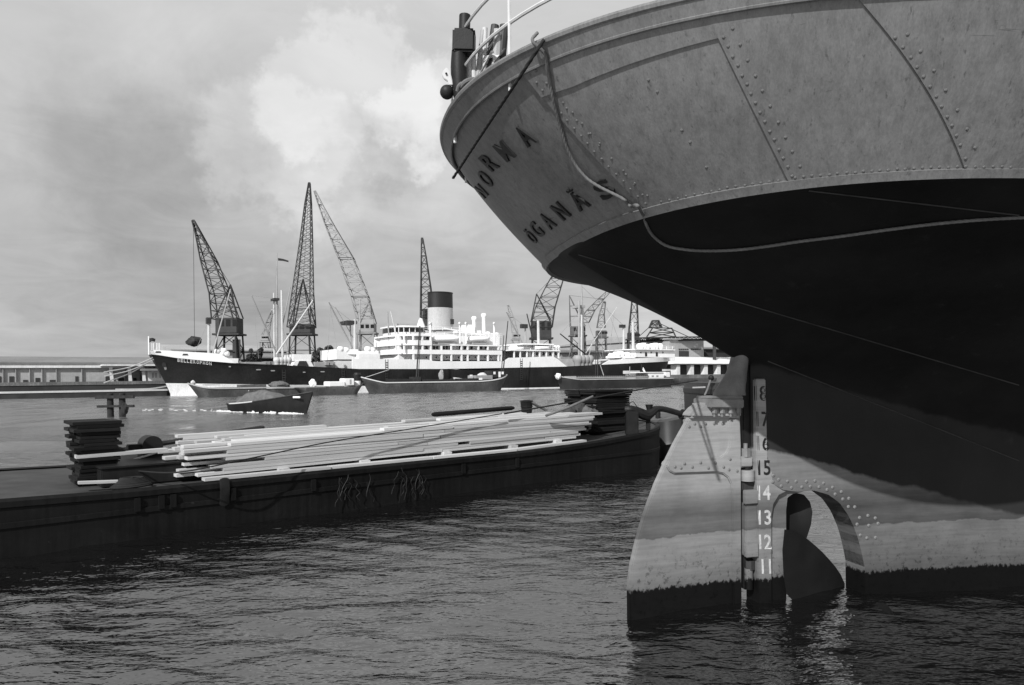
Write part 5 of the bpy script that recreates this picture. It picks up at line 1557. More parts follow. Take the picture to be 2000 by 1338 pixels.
# low canopy and kiosks in front of it
k = thing('quay_canopy', 'flat white canopy on slanting posts beside the liner\'s stem', 'canopy', tuple(LF.w(qt(285, -19), -19, QZ)))
qbox('roof', k, 200, 335, 711.5, 714.5, -23.3, -16.5, 'shed_pale'); qbox('roof_edge', k, 275, 345, 720, 724, -23.2, -16, 'shed_roof')
for x in (279, 252, 216): MB().beam(LF.w(qt(x + 3, -18, 750), -18, QZ), LF.w(qt(x, -18, 716), -18, qz(x, 716, -18)), .55).build('post', 'shed_pale', k)
k = thing('quay_kiosk', 'small pale kiosk under the canopy by the liner\'s stem', 'kiosk', tuple(LF.w(qt(306, -19), -19, QZ)))
qbox('wall', k, 288, 330, 725, 752, -22, -18, 'shed_pale', zbase=QZ); qbox('roof', k, 285, 333, 722, 725, -22.5, -17.5, 'shed_roof')
for x in (297, 303, 311): qbox('notice', k, x, x + 3.5, 728, 738, -18, -17.93, 'mast_grey')
# mooring stage fenders on the quay and a barge end left of the bow
# long sheds behind the ship
shed('warehouse', 'long grey warehouse roof showing above the liner\'s forecastle', 338, 560, -60, 40, 686, 674.5, 'shed_wall', 'shed_wall', 'warehouse')
shed('warehouse', 'low grey shed roof behind the tall dark crane', 500, 620, -45, 30, 700, 690, 'shed_dark', 'shed_roof', 'warehouse')
shed('warehouse', 'pale shed with small windows between the after masts', 1096, 1235, -32, 30, 690, 684, 'shed_wall', 'shed_roof', 'warehouse')
s, t0, t1, ze = shed('warehouse', 'tall pale warehouse with a dark door under the ship\'s counter', 1308, 1375, -30, 60, 664, 662, 'shed_wall', 'shed_wall', 'warehouse')
for i, x in enumerate((1315, 1328, 1332, 1336, 1340, 1344, 1352, 1356, 1360, 1364, 1368)): qbox('vent_slot', s, x - 1.4, x + 1.4, 681, 683.5, -30.2, -29.85, 'shed_dark')
qbox('door', s, 1327, 1346, 685.5, 697.5, -30.2, -29.85, 'shed_dark')
s, t0, t1, ze = shed('warehouse', 'ribbed dark warehouse wing beside the tall pale warehouse', 1378, 1600, -34, 50, 684, 680, 'shed_dark', 'shed_roof', 'warehouse')
k = thing('loading_gallery', 'white-roofed loading gallery on pale pillars over dark bays', 'gallery', tuple(LF.w(qt(1365, -24), -24, QZ)))
t0, t1 = qt(1316, -19), qt(1480, -19)
za, zb_ = qz(1365, 700, -29), qz(1365, 711, -19)
MB().prism([LF.w(t0, -29.7, za + .5), LF.w(t0, -19, zb_ + .3), LF.w(t0, -19, zb_), LF.w(t0, -29.7, za - 2)], LF.F * (t1 - t0)).build('roof', 'roof_pale', k)
qbox('wall', k, 1316, 1500, 710, 730, -29.6, -21.5, 'shed_dark', zbase=QZ)
for x in (1322, 1349, 1376, 1401, 1428): qbox('pillar', k, x, x + 6.5, 713, 730, -22.2, -19.6, 'shed_pale', zbase=QZ)
for x in (1329, 1356, 1383, 1408): qbox('bay_door', k, x + 1, x + 19, 715, 730, -21.6, -21.3, 'shed_dark', zbase=QZ)
# right quay front is paler stone
MB().fbox(LF, qt(1290, QN), qt(1700, QN), QN + .5, QN + 1.4, -.5, QZ + .3).build('pale_quay_wall', 'quay_stone', None, kind='structure', label='pale stone quay front under the loading gallery', cat='quay')

# --- trees between the sheds
def tree(px, py_top, w, n, label, seed):
    g = random.Random(seed)
    t = qt(px, n); base = LF.w(t, n, QZ); zt_ = qz(px, py_top, n); s_ = base.y / FPX
    o = thing('quay_tree', label, 'tree', tuple(base), 'trees behind the liner')
    H = zt_ - QZ; rad = w * s_ / 2
    mb = MB().tube([base, base + Vector((.1, 0, H * .4)), base + Vector((0, .2, H * .7))], [.35, .25, .1], 7)
    for k in range(6):
        a = g.uniform(0, 6.28); st = base + Vector((0, 0, H * g.uniform(.3, .6))); mb.tube([st, st + Vector((math.cos(a) * rad * .7, math.sin(a) * rad * .7, H * .25))], [.13, .04], 5)
    mb.build('trunk', 'bark', o)
    cl = [(g.uniform(-1, 1) * rad * .75, g.uniform(-1, 1) * rad * .75, H * g.uniform(.45, .92), rad * g.uniform(.3, .5)) for _ in range(11)]
    vs, fs = [], []
    for _ in range(1900):
        x, y, z, r_ = g.choice(cl)
        d = Vector((g.gauss(0, 1), g.gauss(0, 1), g.gauss(0, 1))).normalized() * r_ * g.uniform(.5, 1.0) ** .5
        p = base + Vector((x, y, z)) + d
        if p.z > zt_: p.z = zt_ - g.uniform(0, .4)
        a = Vector((g.gauss(0, 1), g.gauss(0, 1), g.gauss(0, 1))).normalized() * g.uniform(.18, .36); b = a.orthogonal().normalized() * g.uniform(.14, .28)
        i = len(vs); vs += [p - a, p + b, p + a, p - b]; fs.append((i, i + 1, i + 2, i + 3))
    MB().add(vs, fs).build('crown', 'leaf', o)
for i, (px, py, w, lab) in enumerate(((622, 674, 26, 'dark leafy tree right of the tall black crane'), (643, 675, 28, 'dark round tree left of the pale crane tower'), (746, 674, 18, 'dark tree just right of the pale crane tower'), (759, 676, 16, 'small dark tree touching the liner\'s bridge front'), (490, 677, 18, 'dark tree left of the foremast derricks'), (508, 676, 20, 'dark bushy tree by the foremast foot'), (1088, 678, 22, 'dim tree behind the after end of the white hull'))):
    tree(px, py, w, -34 - 3 * (i % 3), lab, 50 + i)

# --- quay cranes
def quad(pc, fr, w, d):
    """four corners round a point: w across the picture, d in depth"""
    x = Vector((1, 0, 0)); y = Vector((0, 1, 0))
    return [pc - x * w / 2 - y * d / 2, pc + x * w / 2 - y * d / 2, pc + x * w / 2 + y * d / 2, pc - x * w / 2 + y * d / 2]
def crane(label, n, px, jib, house, tower, mat, seg=12, apex=None, cat='crane', counter=True, rc=.22, rb=.12, hook=None, slit=None, name='quay_crane', x_braced=False):
    """jib: [(xl,xr,y) base .. tip]; house (x0,x1,y0,y1); tower (x0,x1,y0)"""
    base = LF.w(qt(px, n), n, QZ); Y = base.y; s_ = Y / FPX
    c = thing(name, label, cat, tuple(base), 'harbour cranes on the far quay')
    mb = MB()
    for (a, b) in zip(jib[:-1], jib[1:]):
        (xl, xr, y), (xl2, xr2, y2) = a, b
        A = quad(U((xl + xr) / 2, y, Y), None, (xr - xl) * s_, max(.5, (xr - xl) * s_ * .8)); B = quad(U((xl2 + xr2) / 2, y2, Y), None, (xr2 - xl2) * s_, max(.3, (xr2 - xl2) * s_ * .8))
        lattice(mb, A, B, max(2, int(seg * math.hypot((xl + xr - xl2 - xr2) / 2, y - y2) / 250 + .5)), rc, rb, x=x_braced)
    mb.build('jib', mat, c)
    xl, xr, y = jib[-1]
    MB().tube([U((xl + xr) / 2 - 2, y, Y), U((xl + xr) / 2 + 2, y, Y)], 2.2 * s_, 8).build('sheave', mat, c)
    x0, x1, y0, y1 = house
    zt_, zb_ = U(x0, y0, Y).z, U(x0, y1, Y).z; X0, X1 = U(x0, y0, Y).x, U(x1, y0, Y).x; dp = (X1 - X0) * .8
    MB().hexa([(X0, Y - dp / 2, zb_), (X1, Y - dp / 2, zb_), (X1, Y + dp / 2, zb_), (X0, Y + dp / 2, zb_)], [(X0, Y - dp / 2, zt_), (X1, Y - dp / 2, zt_), (X1, Y + dp / 2, zt_), (X0, Y + dp / 2, zt_)]).build('machinery_house', mat, c, bevel=.1)
    for k in range(3):
        xx = X0 + (X1 - X0) * (.2 + .3 * k); MB().hexa([(xx, Y - dp / 2 - .06, zb_ + (zt_ - zb_) * .45), (xx + .9, Y - dp / 2 - .06, zb_ + (zt_ - zb_) * .45), (xx + .9, Y - dp / 2, zb_ + (zt_ - zb_) * .45), (xx, Y - dp / 2, zb_ + (zt_ - zb_) * .45)], [(xx, Y - dp / 2 - .06, zt_ - .4), (xx + .9, Y - dp / 2 - .06, zt_ - .4), (xx + .9, Y - dp / 2, zt_ - .4), (xx, Y - dp / 2, zt_ - .4)]).build('window', 'glass_dark', c)
    MB().hexa([(X0 - .5, Y - dp / 2 - .5, zb_ - .4), (X1 + .5, Y - dp / 2 - .5, zb_ - .4), (X1 + .5, Y + dp / 2 + .5, zb_ - .4), (X0 - .5, Y + dp / 2 + .5, zb_ - .4)], [(X0 - .5, Y - dp / 2 - .5, zb_ - .02), (X1 + .5, Y - dp / 2 - .5, zb_ - .02), (X1 + .5, Y + dp / 2 + .5, zb_ - .02), (X0 - .5, Y + dp / 2 + .5, zb_ - .02)]).build('platform', mat, c)
    tx0, tx1, ty = tower
    A = quad(Vector((U((tx0 + tx1) / 2, ty, Y).x, Y, QZ)), None, (tx1 - tx0) * s_ * 1.1, (tx1 - tx0) * s_); B = quad(Vector((U((tx0 + tx1) / 2, ty, Y).x, Y, zb_ - .4)), None, (tx1 - tx0) * s_ * .9, (tx1 - tx0) * s_ * .9)
    lattice(MB(), A, B, 3, rc * 1.5, rb * 1.3).build('portal', mat, c)
    if apex:
        ax, ay = apex; p = U(ax, ay, Y); mb = MB()
        for (xx, yy) in ((X0, -1), (X1, -1), (X0, 1), (X1, 1)): mb.beam(Vector((xx, Y + yy * dp / 2, zt_)), p, rc)
        for k in (.33, .66): 
            r_ = [Vector((xx, Y + yy * dp / 2, zt_)).lerp(p, k) for (xx, yy) in ((X0, -1), (X1, -1), (X1, 1), (X0, 1))]
            for i in range(4): mb.beam(r_[i], r_[(i + 1) % 4], rb)
        mb.beam(p, U((jib[-2][0] + jib[-2][1]) / 2, jib[-2][2], Y), rb * .7)
        mb.build('apex_frame', mat, c)
    if hook:
        hx, hy = hook; a = U((xl + xr) / 2, y, Y); MB().beam(a, Vector((a.x, a.y, U(hx, hy, Y).z)), .07).build('hoist_wire', mat, c)
    return c, Y
c1, Y1 = crane('dark crane leaning left over the liner\'s forecastle', -19, 448, [(420, 462, 624), (414, 446, 575), (396, 421, 510), (384, 395, 460), (375.5, 379.5, 431)], (427, 469, 622, 652), (429, 469, 660), 'crane_dark', 16, (450, 556), hook=(377, 658))
lump(U(379, 667, Y1), 1.5, 1.3, 1.0, 'bundle', 'cargo_net', None, 77)
o = bpy.data.objects[[o.name for o in bpy.data.objects if o.name.startswith('cargo_net')][0]]; tag(o, 'dark net bundle hanging from the left-leaning crane', 'cargo')
MB().hexa(*[[U(x, y, Y1 + d) for x, y, d in q] for q in (((454, 663, -1.5), (470, 663, -1.5), (470, 663, 2), (454, 663, 2)), ((454, 700, -1.5), (470, 700, -1.5), (470, 700, 2), (454, 700, 2)))]).build('ballast_box', 'crane_dark', c1)
crane('tallest black crane with its jib straight up', -19, 590, [(566, 612, 640), (574, 609, 575), (588, 608.5, 470), (596, 607.5, 400), (602.5, 605.5, 358)], (570, 611, 634, 652), (570, 611, 660), 'crane_dark', 20, (592, 545), x_braced=True, rc=.2, rb=.075)
crane('pale grey crane leaning left behind the fore derricks', -38, 716, [(698, 728, 622), (688, 719, 580), (662, 690, 505), (636, 652, 440), (622, 630, 400), (613, 617, 374)], (700, 733, 632, 650), (700, 735, 655), 'crane_pale', 16, (722, 588), rc=.2, rb=.12)
crane('slender dark crane rising behind the funnel', -19, 838, [(822, 848, 620), (822.5, 841, 560), (823, 832, 500), (823, 826, 466)], (826, 850, 604, 640), (824, 850, 650), 'crane_dark', 16, None)
crane('dark crane leaning right toward the ship\'s counter', -19, 1058, [(1036, 1078, 640), (1046, 1084, 600), (1066, 1096, 560), (1086, 1106, 525), (1112, 1120, 480)], (1037, 1076, 628, 660), (1038, 1076, 665), 'crane_dark', 14, (1048, 574))
crane('small grey crane with low jib behind the mainmast', -30, 1130, [(1130, 1150, 630), (1146, 1162, 606), (1168, 1180, 584), (1200, 1206, 555)], (1114, 1142, 638, 655), (1115, 1143, 660), 'crane_grey', 12, (1112, 577))
crane('narrow dark crane tower behind the poop king posts', -24, 1236, [(1228, 1246, 650), (1232, 1245, 610), (1236, 1243, 570)], (1226, 1247, 650, 662), (1226, 1248, 670), 'crane_dark', 12, None)
crane('small dark crane between the after mast and the poop', -40, 1176, [(1166, 1182, 640), (1170, 1180, 615), (1178, 1183, 590)], (1164, 1184, 646, 658), (1164, 1184, 668), 'crane_grey', 10, None, rc=.18, rb=.1)
crane('distant pale crane left of the dark leaning crane', -70, 1002, [(1000, 1012, 650), (996, 1004, 620), (990, 994, 596)], (1000, 1014, 652, 662), (1000, 1014, 670), 'crane_pale', 10, None, rc=.18, rb=.1)
crane('distant grey crane between the two tall left cranes', -70, 520, [(512, 524, 655), (520, 528, 630), (530, 534, 606)], (510, 526, 655, 666), (510, 526, 674), 'crane_pale', 10, None, rc=.18, rb=.1)
# coal bridge
Yg = LF.w(qt(1300, -34), -34, 0).y; sg = Yg / FPX
g = thing('gantry_bridge', 'dark lattice gantry bridge over the far sheds', 'gantry', tuple(U(1300, 735, Yg)), 'harbour cranes on the far quay')
mb = MB(); lattice(mb, quad(U(1243, 666, Yg), None, .1, 5), quad(U(1420, 662, Yg), None, .1, 5), 4, .25, .12)
A = [U(1243, 667, Yg - 2), U(1243, 660, Yg - 2), U(1243, 660, Yg + 2), U(1243, 667, Yg + 2)]; B = [U(1420, 664, Yg - 2), U(1420, 657, Yg - 2), U(1420, 657, Yg + 2), U(1420, 664, Yg + 2)]
lattice(mb, A, B, 22, .4, .22, x=True); mb.build('bridge_girder', 'crane_dark', g)
mb = MB(); A = [U(1262, 660, Yg - 3), U(1320, 658, Yg - 3), U(1320, 658, Yg + 3), U(1262, 660, Yg + 3)]; B = [U(1275, 640, Yg - 3), U(1312, 641, Yg - 3), U(1312, 641, Yg + 3), U(1275, 640, Yg + 3)]
lattice(mb, A, B, 2, .4, .3, x=True); mb.build('trolley_house', 'crane_dark', g)
mb = MB(); lattice(mb, quad(U(1280, 640, Yg), None, 4, 3), quad(U(1280, 626, Yg), None, 2, 2), 2, .3, .2, x=True); mb.beam(U(1280, 628, Yg), U(1243, 662, Yg), .22).beam(U(1280, 628, Yg), U(1345, 658, Yg), .22); mb.build('head_frame', 'crane_dark', g)
for x in (1250, 1395):
    MB().beam(Vector((U(x, 665, Yg).x, Yg, QZ)), U(x, 665, Yg), .9).build('leg', 'crane_dark', g)
# ------------------------------------------------------------------ barges alongside, launch, piles
def barge_hull(parent, fr, t0, t1, n, b, zsh, mat, bow=.18, stern=.12, rake=2.0, strake=None):
    us_ = list(np.linspace(0, bow, 8)) + list(np.linspace(bow + .02, 1 - stern - .02, 10)) + list(np.linspace(1 - stern, 1, 8))
    rows, dk, st = [], [], []
    for u in us_:
        w = 1.0
        if u < bow: w = max(.03, 1 - (1 - u / bow) ** 2.2)
        if u > 1 - stern: w = max(.03, 1 - ((u - 1 + stern) / stern) ** 2.6)
        t = t0 + (t1 - t0) * u; z = zsh(u)
        rk = rake * (max(0, 1 - u / bow) - max(0, (u - 1 + stern) / stern)) 
        prof = [(b * w, z, 0), (b * w * 1.01, z - .12, 0), (b * w * .99, z * .5, .35 * rk), (b * w * .9, -.9, rk)]
        near = [fr.w(t + q[2], n + q[0], q[1]) for q in prof]; far = [fr.w(t + q[2], n - q[0], q[1]) for q in reversed(prof)]
        rows.append(near + far); dk.append([fr.w(t, n + b * w * .97, z - .1), fr.w(t, n - b * w * .97, z - .1)])
        st.append([fr.w(t, n + b * w + .1, z - .02), fr.w(t, n + b * w + .14, z - .2), fr.w(t, n + b * w - .05, z - .25), fr.w(t, n + b * w - .05, z)])
    MB().loft(rows).build('hull', mat, parent, smooth=True, sharp=50)
    MB().loft(dk).build('deck', 'barge_deck', parent)
    if strake: MB().loft(st, True, True).build('rubbing_strake', strake, parent)
def bthing(name, label, x0, x1, n, cat='barge', group='barges beside the liner'):
    t0, t1 = LF.t(x0, n), LF.t(x1, n)
    return thing(name, label, cat, tuple(LF.w((t0 + t1) / 2, n, 0)), group), t0, t1
def fx(px, py, n): t, z = LF.hit(px, py, n); return LF.w(t, n, z)
def bxx(name, parent, x0, x1, y0, y1, n0, n1, mat, bevel=0.0):
    t0, t1 = LF.t(x0, n1), LF.t(x1, n1); xm = (x0 + x1) / 2
    return MB().fbox(LF, t0, t1, n0, n1, LF.hit(xm, y1, n1)[1], LF.hit(xm, y0, n1)[1]).build(name, mat, parent, bevel=bevel)
# lighter at the bow
NB = 14.5
def zpx(px, py, n=NB + 2.4): return LF.hit(px, py, n)[1]
b_, t0, t1 = bthing('lighter', 'long grey lighter lying under the liner\'s bow', 366, 560, NB)
barge_hull(b_, LF, t0, t1, NB, 2.6, lambda u: zpx(450, 757) + .9 * max(0, 1 - u / .25) ** 2, 'barge_grey', strake='mast_grey')
lump(fx(377, 748, NB), .35, .35, .4, 'canvas_pale', 'white_bundle', b_, 3); bxx('hatch_board', b_, 400, 430, 750, 753, NB - 1, NB + 1, 'mast_pale'); bxx('hatch_board', b_, 470, 520, 751, 756, NB - 1.4, NB + 1.4, 'canvas')
b_, t0, t1 = bthing('lighter', 'grey lighter with tarpaulin hump left of the white launch cabin', 505, 640, NB + 1)
barge_hull(b_, LF, t0, t1, NB + 1, 2.4, lambda u: zpx(570, 756, NB + 3.4), 'barge_grey', strake='mast_grey')
lump(fx(545, 752, NB + 1), 1.6, 1.2, .6, 'canvas', 'tarpaulin', b_, 9); bxx('deck_box', b_, 565, 600, 752, 757, NB, NB + 2, 'mast_pale'); lump(fx(611, 750, NB + 1), .6, .5, .8, 'ship_white', 'white_bundle', b_, 11)
b_, t0, t1 = bthing('cabin_barge', 'low barge with white deckhouse and black-topped funnel', 575, 712, NB + 4)
barge_hull(b_, LF, t0, t1, NB + 4, 2.5, lambda u: zpx(640, 756, NB + 6.5) + .9 * max(0, (u - .75) / .25) ** 2, 'barge_grey', bow=.1, stern=.25)
bxx('deckhouse', b_, 643, 674, 745, 755, NB + 2.6, NB + 5.6, 'ship_white', .1); wh = bxx('wheelhouse', b_, 673, 692, 739, 753, NB + 2.8, NB + 5.4, 'ship_white', .1)
bxx('window', wh, 683, 686, 741, 750, NB + 5.4, NB + 5.45, 'mast_grey')
t, z = LF.hit(698, 755, NB + 4); ztp = LF.hit(698, 728, NB + 4)[1]
MB().lathe(LF.w(t, NB + 4, 0), [(.62, z), (.62, z + (ztp - z) * .42), (.64, z + (ztp - z) * .42)], 14).build('stack', 'ship_white', b_, smooth=True, sharp=40)
MB().lathe(LF.w(t, NB + 4, 0), [(.65, z + (ztp - z) * .42), (.65, z + (ztp - z) * .82), (.7, z + (ztp - z) * .86), (.5, ztp)], 14).build('stack_top', 'funnel_black', b_, smooth=True, sharp=40)
# long Rhine barge
NR = 14.0
b_, t0, t1 = bthing('river_barge', 'long grey river barge with lowered masts below the funnel', 704, 990, NR)
barge_hull(b_, LF, t0, t1, NR, 3.0, lambda u: zpx(850, 745, NR + 3) + 1.1 * max(0, 1 - u / .12) ** 1.5 + 1.3 * max(0, (u - .72) / .28) ** 2, 'barge_grey', bow=.12, stern=.16, strake='mast_pale')
for x0, x1, y0, y1 in ((770, 806, 740, 745), (830, 890, 741, 745.5), (898, 935, 739, 744)): bxx('hatch_cover', b_, x0, x1, y0, y1, NR - 2, NR + 2, 'barge_dark')
def bspar(parent, x0, y0, x1, y1, w, n, mat='dark_iron', name='mast'):
    a, b = fx(x0, y0, n), fx(x1, y1, n); s_ = a.y / FPX
    return MB().tube([a, b], [w * s_ / 2, w * s_ * .35], 7).build(name, mat, parent, smooth=True)
bspar(b_, 813, 744, 820, 636, 3.2, NR); bspar(b_, 817, 744, 822, 640, 1.6, NR); bspar(b_, 982, 735, 992, 627, 2.6, NR); bspar(b_, 979, 735, 984, 655, 2, NR)
bspar(b_, 712, 738, 760, 722, 1.4, NR, 'mast_pale', 'gangway')
bxx('mast_winch', b_, 808, 822, 736, 745, NR - 1, NR + 1, 'dark_iron')
wh = bxx('wheelhouse', b_, 962, 986, 724, 738, NR - 1.6, NR + 1.8, 'barge_dark', .1)
for x in (966, 976, 982): bxx('window', wh, x - 2, x + 2, 726, 731, NR + 1.8, NR + 1.86, 'ship_white')
bxx('door', wh, 974, 978, 727, 737, NR + 1.8, NR + 1.87, 'ship_white')
bxx('cabin', b_, 930, 962, 733, 741, NR - 1.6, NR + 1.8, 'mast_grey'); lump(fx(942, 733, NR), .9, .8, .5, 'mast_pale', 'heaped_gear', b_, 5)
bxx('notice', b_, 936, 942, 738, 742, NR + 3.0, NR + 3.1, 'letter_white'); bxx('notice', b_, 918, 923, 732, 735, NR + 1, NR + 1.1, 'letter_white')
a = fx(887, 737, NR); MB().prism([a, fx(910, 740, NR), fx(909, 741.5, NR), fx(889, 742, NR)], LF.N * -.5).build('dinghy_cover', 'ship_white', b_)
lump(fx(862, 734, NR - .5), .5, .5, 1.1, 'mast_grey', 'ventilator', b_, 6)
# third barge, dark with white cabin
NC = 17.0
b_, t0, t1 = bthing('hold_barge', 'dark hold barge with white stern cabin before the poop', 1083, 1312, NC)
barge_hull(b_, LF, t0, t1, NC, 2.8, lambda u: zpx(1200, 739.5, NC + 2.8) + .9 * max(0, 1 - u / .14) ** 1.5, 'barge_dark', bow=.14, stern=.1, strake='mast_grey')
bxx('hatch_coaming', b_, 1125, 1268, 734, 738.6, NC - 2, NC + 2.2, 'mast_grey')
mbx = MB(); ta, tb = LF.t(1126, NC + 2.3), LF.t(1267, NC + 2.3); zc_ = LF.hit(1200, 734.5, NC + 2.3)[1]
for k in range(36): mbx.fbox(LF, ta + (tb - ta) * k / 36, ta + (tb - ta) * (k + .6) / 36, NC - 2, NC + 2.32, zc_, zc_ + .16)
mbx.build('hatch_boards', 'dark_iron', b_)
cb = bxx('cabin', b_, 1266, 1297, 728, 740, NC - 2, NC + 2.2, 'ship_white', .1); bxx('cabin_roof', cb, 1256, 1300, 726.6, 728, NC - 2.2, NC + 2.4, 'ship_white')
for x in (1275, 1284): bxx('window', cb, x - 2, x + 2, 733, 736, NC + 2.2, NC + 2.26, 'mast_grey')
bxx('stern_house', b_, 1300, 1309, 727, 737, NC - 1, NC + 1.5, 'ship_white', .1); bxx('stern_rail', b_, 1294, 1310, 721, 725, NC, NC + .1, 'mast_pale')
bspar(b_, 1167, 737, 1168, 646, 2.2, NC); bspar(b_, 1163, 735, 1164, 665, 1.4, NC); bspar(b_, 1180, 736, 1172, 712, 1.6, NC, 'mast_pale', 'strut'); bspar(b_, 1230, 738, 1230, 716, 1.2, NC, 'mast_pale', 'post')
p = fx(1256, 717, NC); MB().prism([p + LF.F * a + Vector((0, 0, b)) for a, b in ((0, 0), (.6, -.9), (.9, -1.6), (.2, -1.2), (-.2, -.6))], LF.N * .05).build('flag', 'ship_white', b_); bspar(b_, 1254, 737, 1253, 711, .8, NC, 'dark_iron', 'flagstaff')
lump(fx(1090, 735, NC + 1), .6, .5, .6, 'ship_white', 'anchor_gear', b_, 8)
b_, t0, t1 = bthing('tender', 'white motor tender with low cabin behind the dark hold barge', 1222, 1256, 12.0, 'boat', None)
barge_hull(b_, LF, t0, t1, 12, 1.6, lambda u: LF.hit(1240, 732, 13.6)[1], 'ship_white', bow=.3); bxx('cabin', b_, 1228, 1250, 724, 730, 11, 13, 'mast_pale')
b_, t0, t1 = bthing('pontoon', 'low dark pontoon by the pale quay wall', 1312, 1392, 2.0)
barge_hull(b_, LF, t0, t1, 2, 2.2, lambda u: LF.hit(1350, 739, 4)[1], 'barge_grey', bow=.06, stern=.06)
b_, t0, t1 = bthing('dumb_barge', 'grey barge lying across behind the liner\'s stem', 225, 345, -8.5)
barge_hull(b_, LF, t0, t1, -8.5, 2.4, lambda u: LF.hit(300, 758, -6)[1] + .9 * max(0, (u - .5) / .5) ** 1.5, 'barge_grey', bow=.1, stern=.12, strake='mast_grey')
# floating stage in front of the left quay
st = thing('landing_stage', 'low dark landing stage with pale edge left of the bow', 'jetty', tuple(LF.w(LF.t(230, -4), -4, 0)))
MB().fbox(LF, LF.t(-260, -4), LF.t(326, -4), -6, -4, -.5, LF.hit(280, 764, -4)[1]).build('pontoon_body', 'quay_dark', st); z = LF.hit(280, 764, -4)[1]
MB().fbox(LF, LF.t(-260, -4), LF.t(327, -4), -6.1, -3.9, z + .004, z + .3).build('deck_edge', 'mast_pale', st)

# --- motor launch under way
lp0, lp1 = onz(458, 797), onz(612, 800)
d_ = lp1 - lp0
VF = Frame(lp0, math.atan2(d_.y, d_.x) - R(2), 1)
LL = d_.length * 1.03
la = thing('motor_launch', 'black motor launch under way with a grey tarpaulin over its well', 'boat', tuple(VF.w(LL / 2, 0, 0)))
def vz(px, py): return VF.hit(px, py, 0.9)[1]
rows, dk, rl = [], [], []
zst, zbw = vz(462, 789), vz(606, 766)
for i in range(19):
    u = i / 18
    b = 1.05 * (1 - max(0, (u - .45) / .56) ** 2.4) * (1 - .25 * max(0, (.25 - u) / .25) ** 2)
    zt_ = zst + (zbw - zst) * u ** 1.6; rk = .95 * max(0, (u - .7) / .3) * -1
    pr = [(b, zt_, 0), (b * 1.03, zt_ - .1, 0), (b * .93, .25, rk * .5), (b * .75, -.8, rk)]
    rows.append([VF.w(LL * u + q[2], q[0], q[1]) for q in pr] + [VF.w(LL * u + q[2], -q[0], q[1]) for q in reversed(pr)])
    dk.append([VF.w(LL * u, b * .95, zt_ - .12), VF.w(LL * u, -b * .95, zt_ - .12)]); rl.append(VF.w(LL * u, b + .03, zt_))
MB().loft(rows).add(rows[0], [tuple(range(8))]).build('hull', 'black_paint', la, smooth=True, sharp=50)
MB().loft(dk).build('deck', 'barge_deck', la); MB().tube(rl, .05, 6).build('rub_rail', 'dark_iron', la, smooth=True)
MB().tube(rl[1:8], .055, 6).build('pale_rail', 'mast_pale', la, smooth=True)
cv = []
for i in range(13):
    u = .1 + .55 * i / 12; hgt_ = 1.0 * math.sin(math.pi * (i / 12) ** .75) ** .6 if 0 < i < 12 else .02
    z = zst + (zbw - zst) * u ** 1.6
    cv.append([VF.w(LL * u, .85 * math.cos(a), z - .05 + hgt_ * math.sin(a) * (1 + .08 * math.sin(5 * a + i))) for a in np.linspace(0, math.pi, 11)])
MB().loft(cv).build('tarpaulin', 'canvas', la, smooth=True, sharp=80)
MB().fbox(VF, LL * .10, LL * .34, -.6, .6, zst - .1, zst + .62).build('wheel_box', 'canvas', la, bevel=.12)
p = VF.w(LL * .13, .2, zst + .3); MB().tube([VF.w(LL * .12, 0, zst - .1), VF.w(LL * .12, 0, zst + .3)], .1, 8).build('sternpost', 'black_iron', la)
MB().fbox(VF, LL * .85, LL * .93, .62, .72, zbw - .48, zbw - .34).build('name_board', 'letter_white', la)
# helmsman: one continuous small figure leaning on the cover
def person(name, label, base, h, lean, mat='dark_iron', skin='skin'):
    pr = thing(name, label, 'person', tuple(base))
    k = h / 1.75
    prof = [(.09, 0, .08), (.10, .25, .09), (.12, .5, .10), (.17, .85, .13), (.16, 1.05, .12), (.2, 1.3, .14), (.22, 1.42, .13), (.08, 1.5, .08)]
    rows = []
    for r_, z, d in prof: rows.append([Vector(base) + Vector((math.cos(a) * r_ * k + lean * z * k, math.sin(a) * d * k, z * k)) for a in np.linspace(0, 2 * math.pi, 13)[:-1]])
    mb = MB().loft(rows, True, True)
    for sg in (-1, 1):
        s0 = Vector(base) + Vector((lean * 1.4 * k + sg * .2 * k, 0, 1.4 * k)); mb.tube([s0, s0 + Vector((sg * .06, -.1, -.28)) * k, s0 + Vector((sg * .02, -.3, -.42)) * k], [.06 * k, .05 * k, .04 * k], 8)
    mb.build('body', mat, pr, smooth=True)
    MB().ball(Vector(base) + Vector((lean * 1.62 * k, -.01, 1.62 * k)), .105 * k, 10, 8, (.9, 1, 1.15)).build('head', skin, pr, smooth=True)
    MB().ball(Vector(base) + Vector((lean * 1.66 * k, 0, 1.67 * k)), .11 * k, 10, 5, (1, 1, .7), 0).build('cap', 'dark_iron', pr, smooth=True)
    return pr
person('person', 'small dark figure steering at the stern of the launch', VF.w(LL * .2, 0, zst + .1), 1.1, .0)
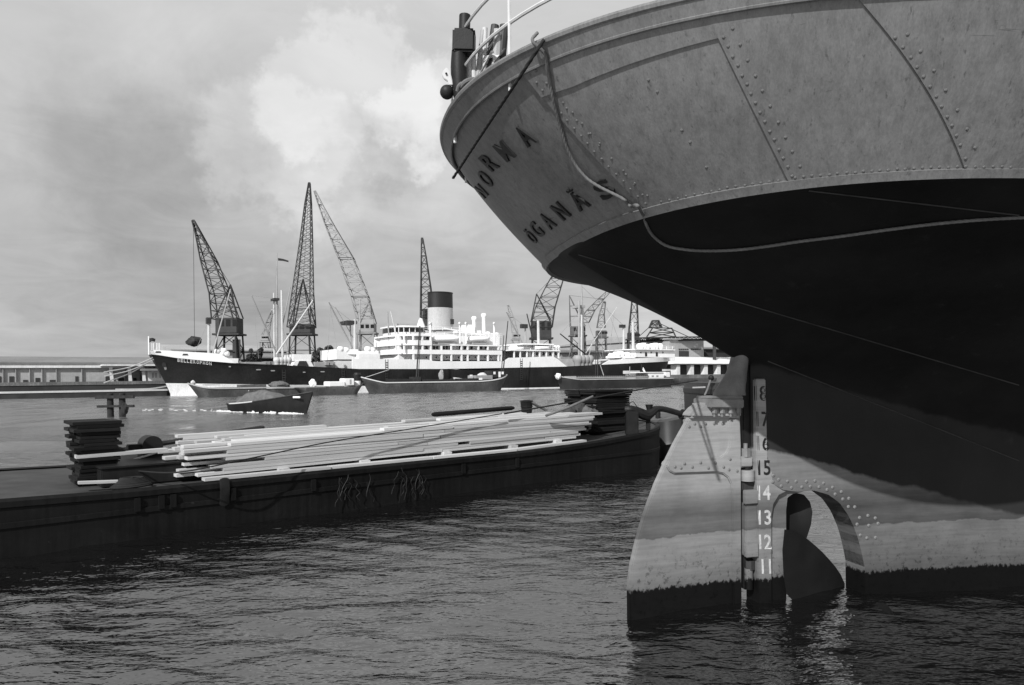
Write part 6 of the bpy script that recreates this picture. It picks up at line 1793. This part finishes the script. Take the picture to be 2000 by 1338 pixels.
# foam
def foam(fr, pts, name, parent_kind, seed):
    g = random.Random(seed); mb = MB()
    for (t, n, ln, wd) in pts:
        m_ = max(6, int(ln / .18)); row = []
        for i in range(m_ + 1):
            u = i / m_; w = wd * math.sin(math.pi * u) ** .5 * g.uniform(.45, 1.1) + .01; off = g.uniform(-.5, .5) * wd * .5; z = .04 + 1.1 * wd * g.random()
            row.append([fr.w(t + ln * u, n + off - w, WZ + .012), fr.w(t + ln * u, n + off, WZ + z), fr.w(t + ln * u, n + off + w, WZ + .012)])
        mb.loft(row)
    return mb.build(name, 'foam', None, smooth=True, kind='stuff', label='white foam along the launch and in its wake', cat='foam')
g = random.Random(3); fp = []
for i in range(34):
    u = .4 + .62 * g.random() ** .8; fp.append((LL * u - .3, 1.0 + g.uniform(0, .5), g.uniform(.25, .8), g.uniform(.05, .16)))
for i in range(12): fp.append((LL * g.uniform(.0, .4), 1.05 + g.uniform(0, .25), g.uniform(.2, .6), g.uniform(.02, .06)))
for i in range(10): fp.append((-g.uniform(.2, 2), g.uniform(-.6, .9), g.uniform(.3, .9), g.uniform(.05, .14)))
for i in range(22): fp.append((-g.uniform(.5, 13) ** 1.0, g.gauss(.3, 1.2), g.uniform(.15, .6), g.uniform(.01, .03)))
foam(VF, fp, 'wake_foam', 'stuff', 5)

# --- timber mooring dolphin at the left
dq = onz(238, 806)
dl = thing('mooring_dolphin', 'black timber dolphin of piles and cross beams in the water', 'dolphin', tuple(dq))
s_ = dq.y / FPX
for x, w, yt in ((230, 12, 768), (250, 12, 768)):
    b = onz(x, 805); tp = U(x - 1, yt, dq.y); jit = rnd.uniform(-.05, .05)
    MB().tube([Vector((b.x, dq.y, -1)), Vector((b.x + jit, dq.y, tp.z * .5)), Vector((b.x + jit, dq.y, tp.z))], [w * s_ / 2 * 1.05, w * s_ / 2, w * s_ / 2 * .95], 10).build('pile', 'pile_wood', dl, smooth=True, sharp=50)
for x0, x1, y, h in ((186, 262, 775, 6), (190, 262, 793, 4.5)):
    a, b = U(x0, y + 1, dq.y - .3), U(x1, y, dq.y - .3); MB().beam(a, b, .22, h * s_).build('cross_beam', 'pile_wood', dl, bevel=.02)
lump(U(243, 799, dq.y - .35), .28, .2, .45, 'pile_wood', 'fender', dl, 31)
bpy.context.view_layer.update()
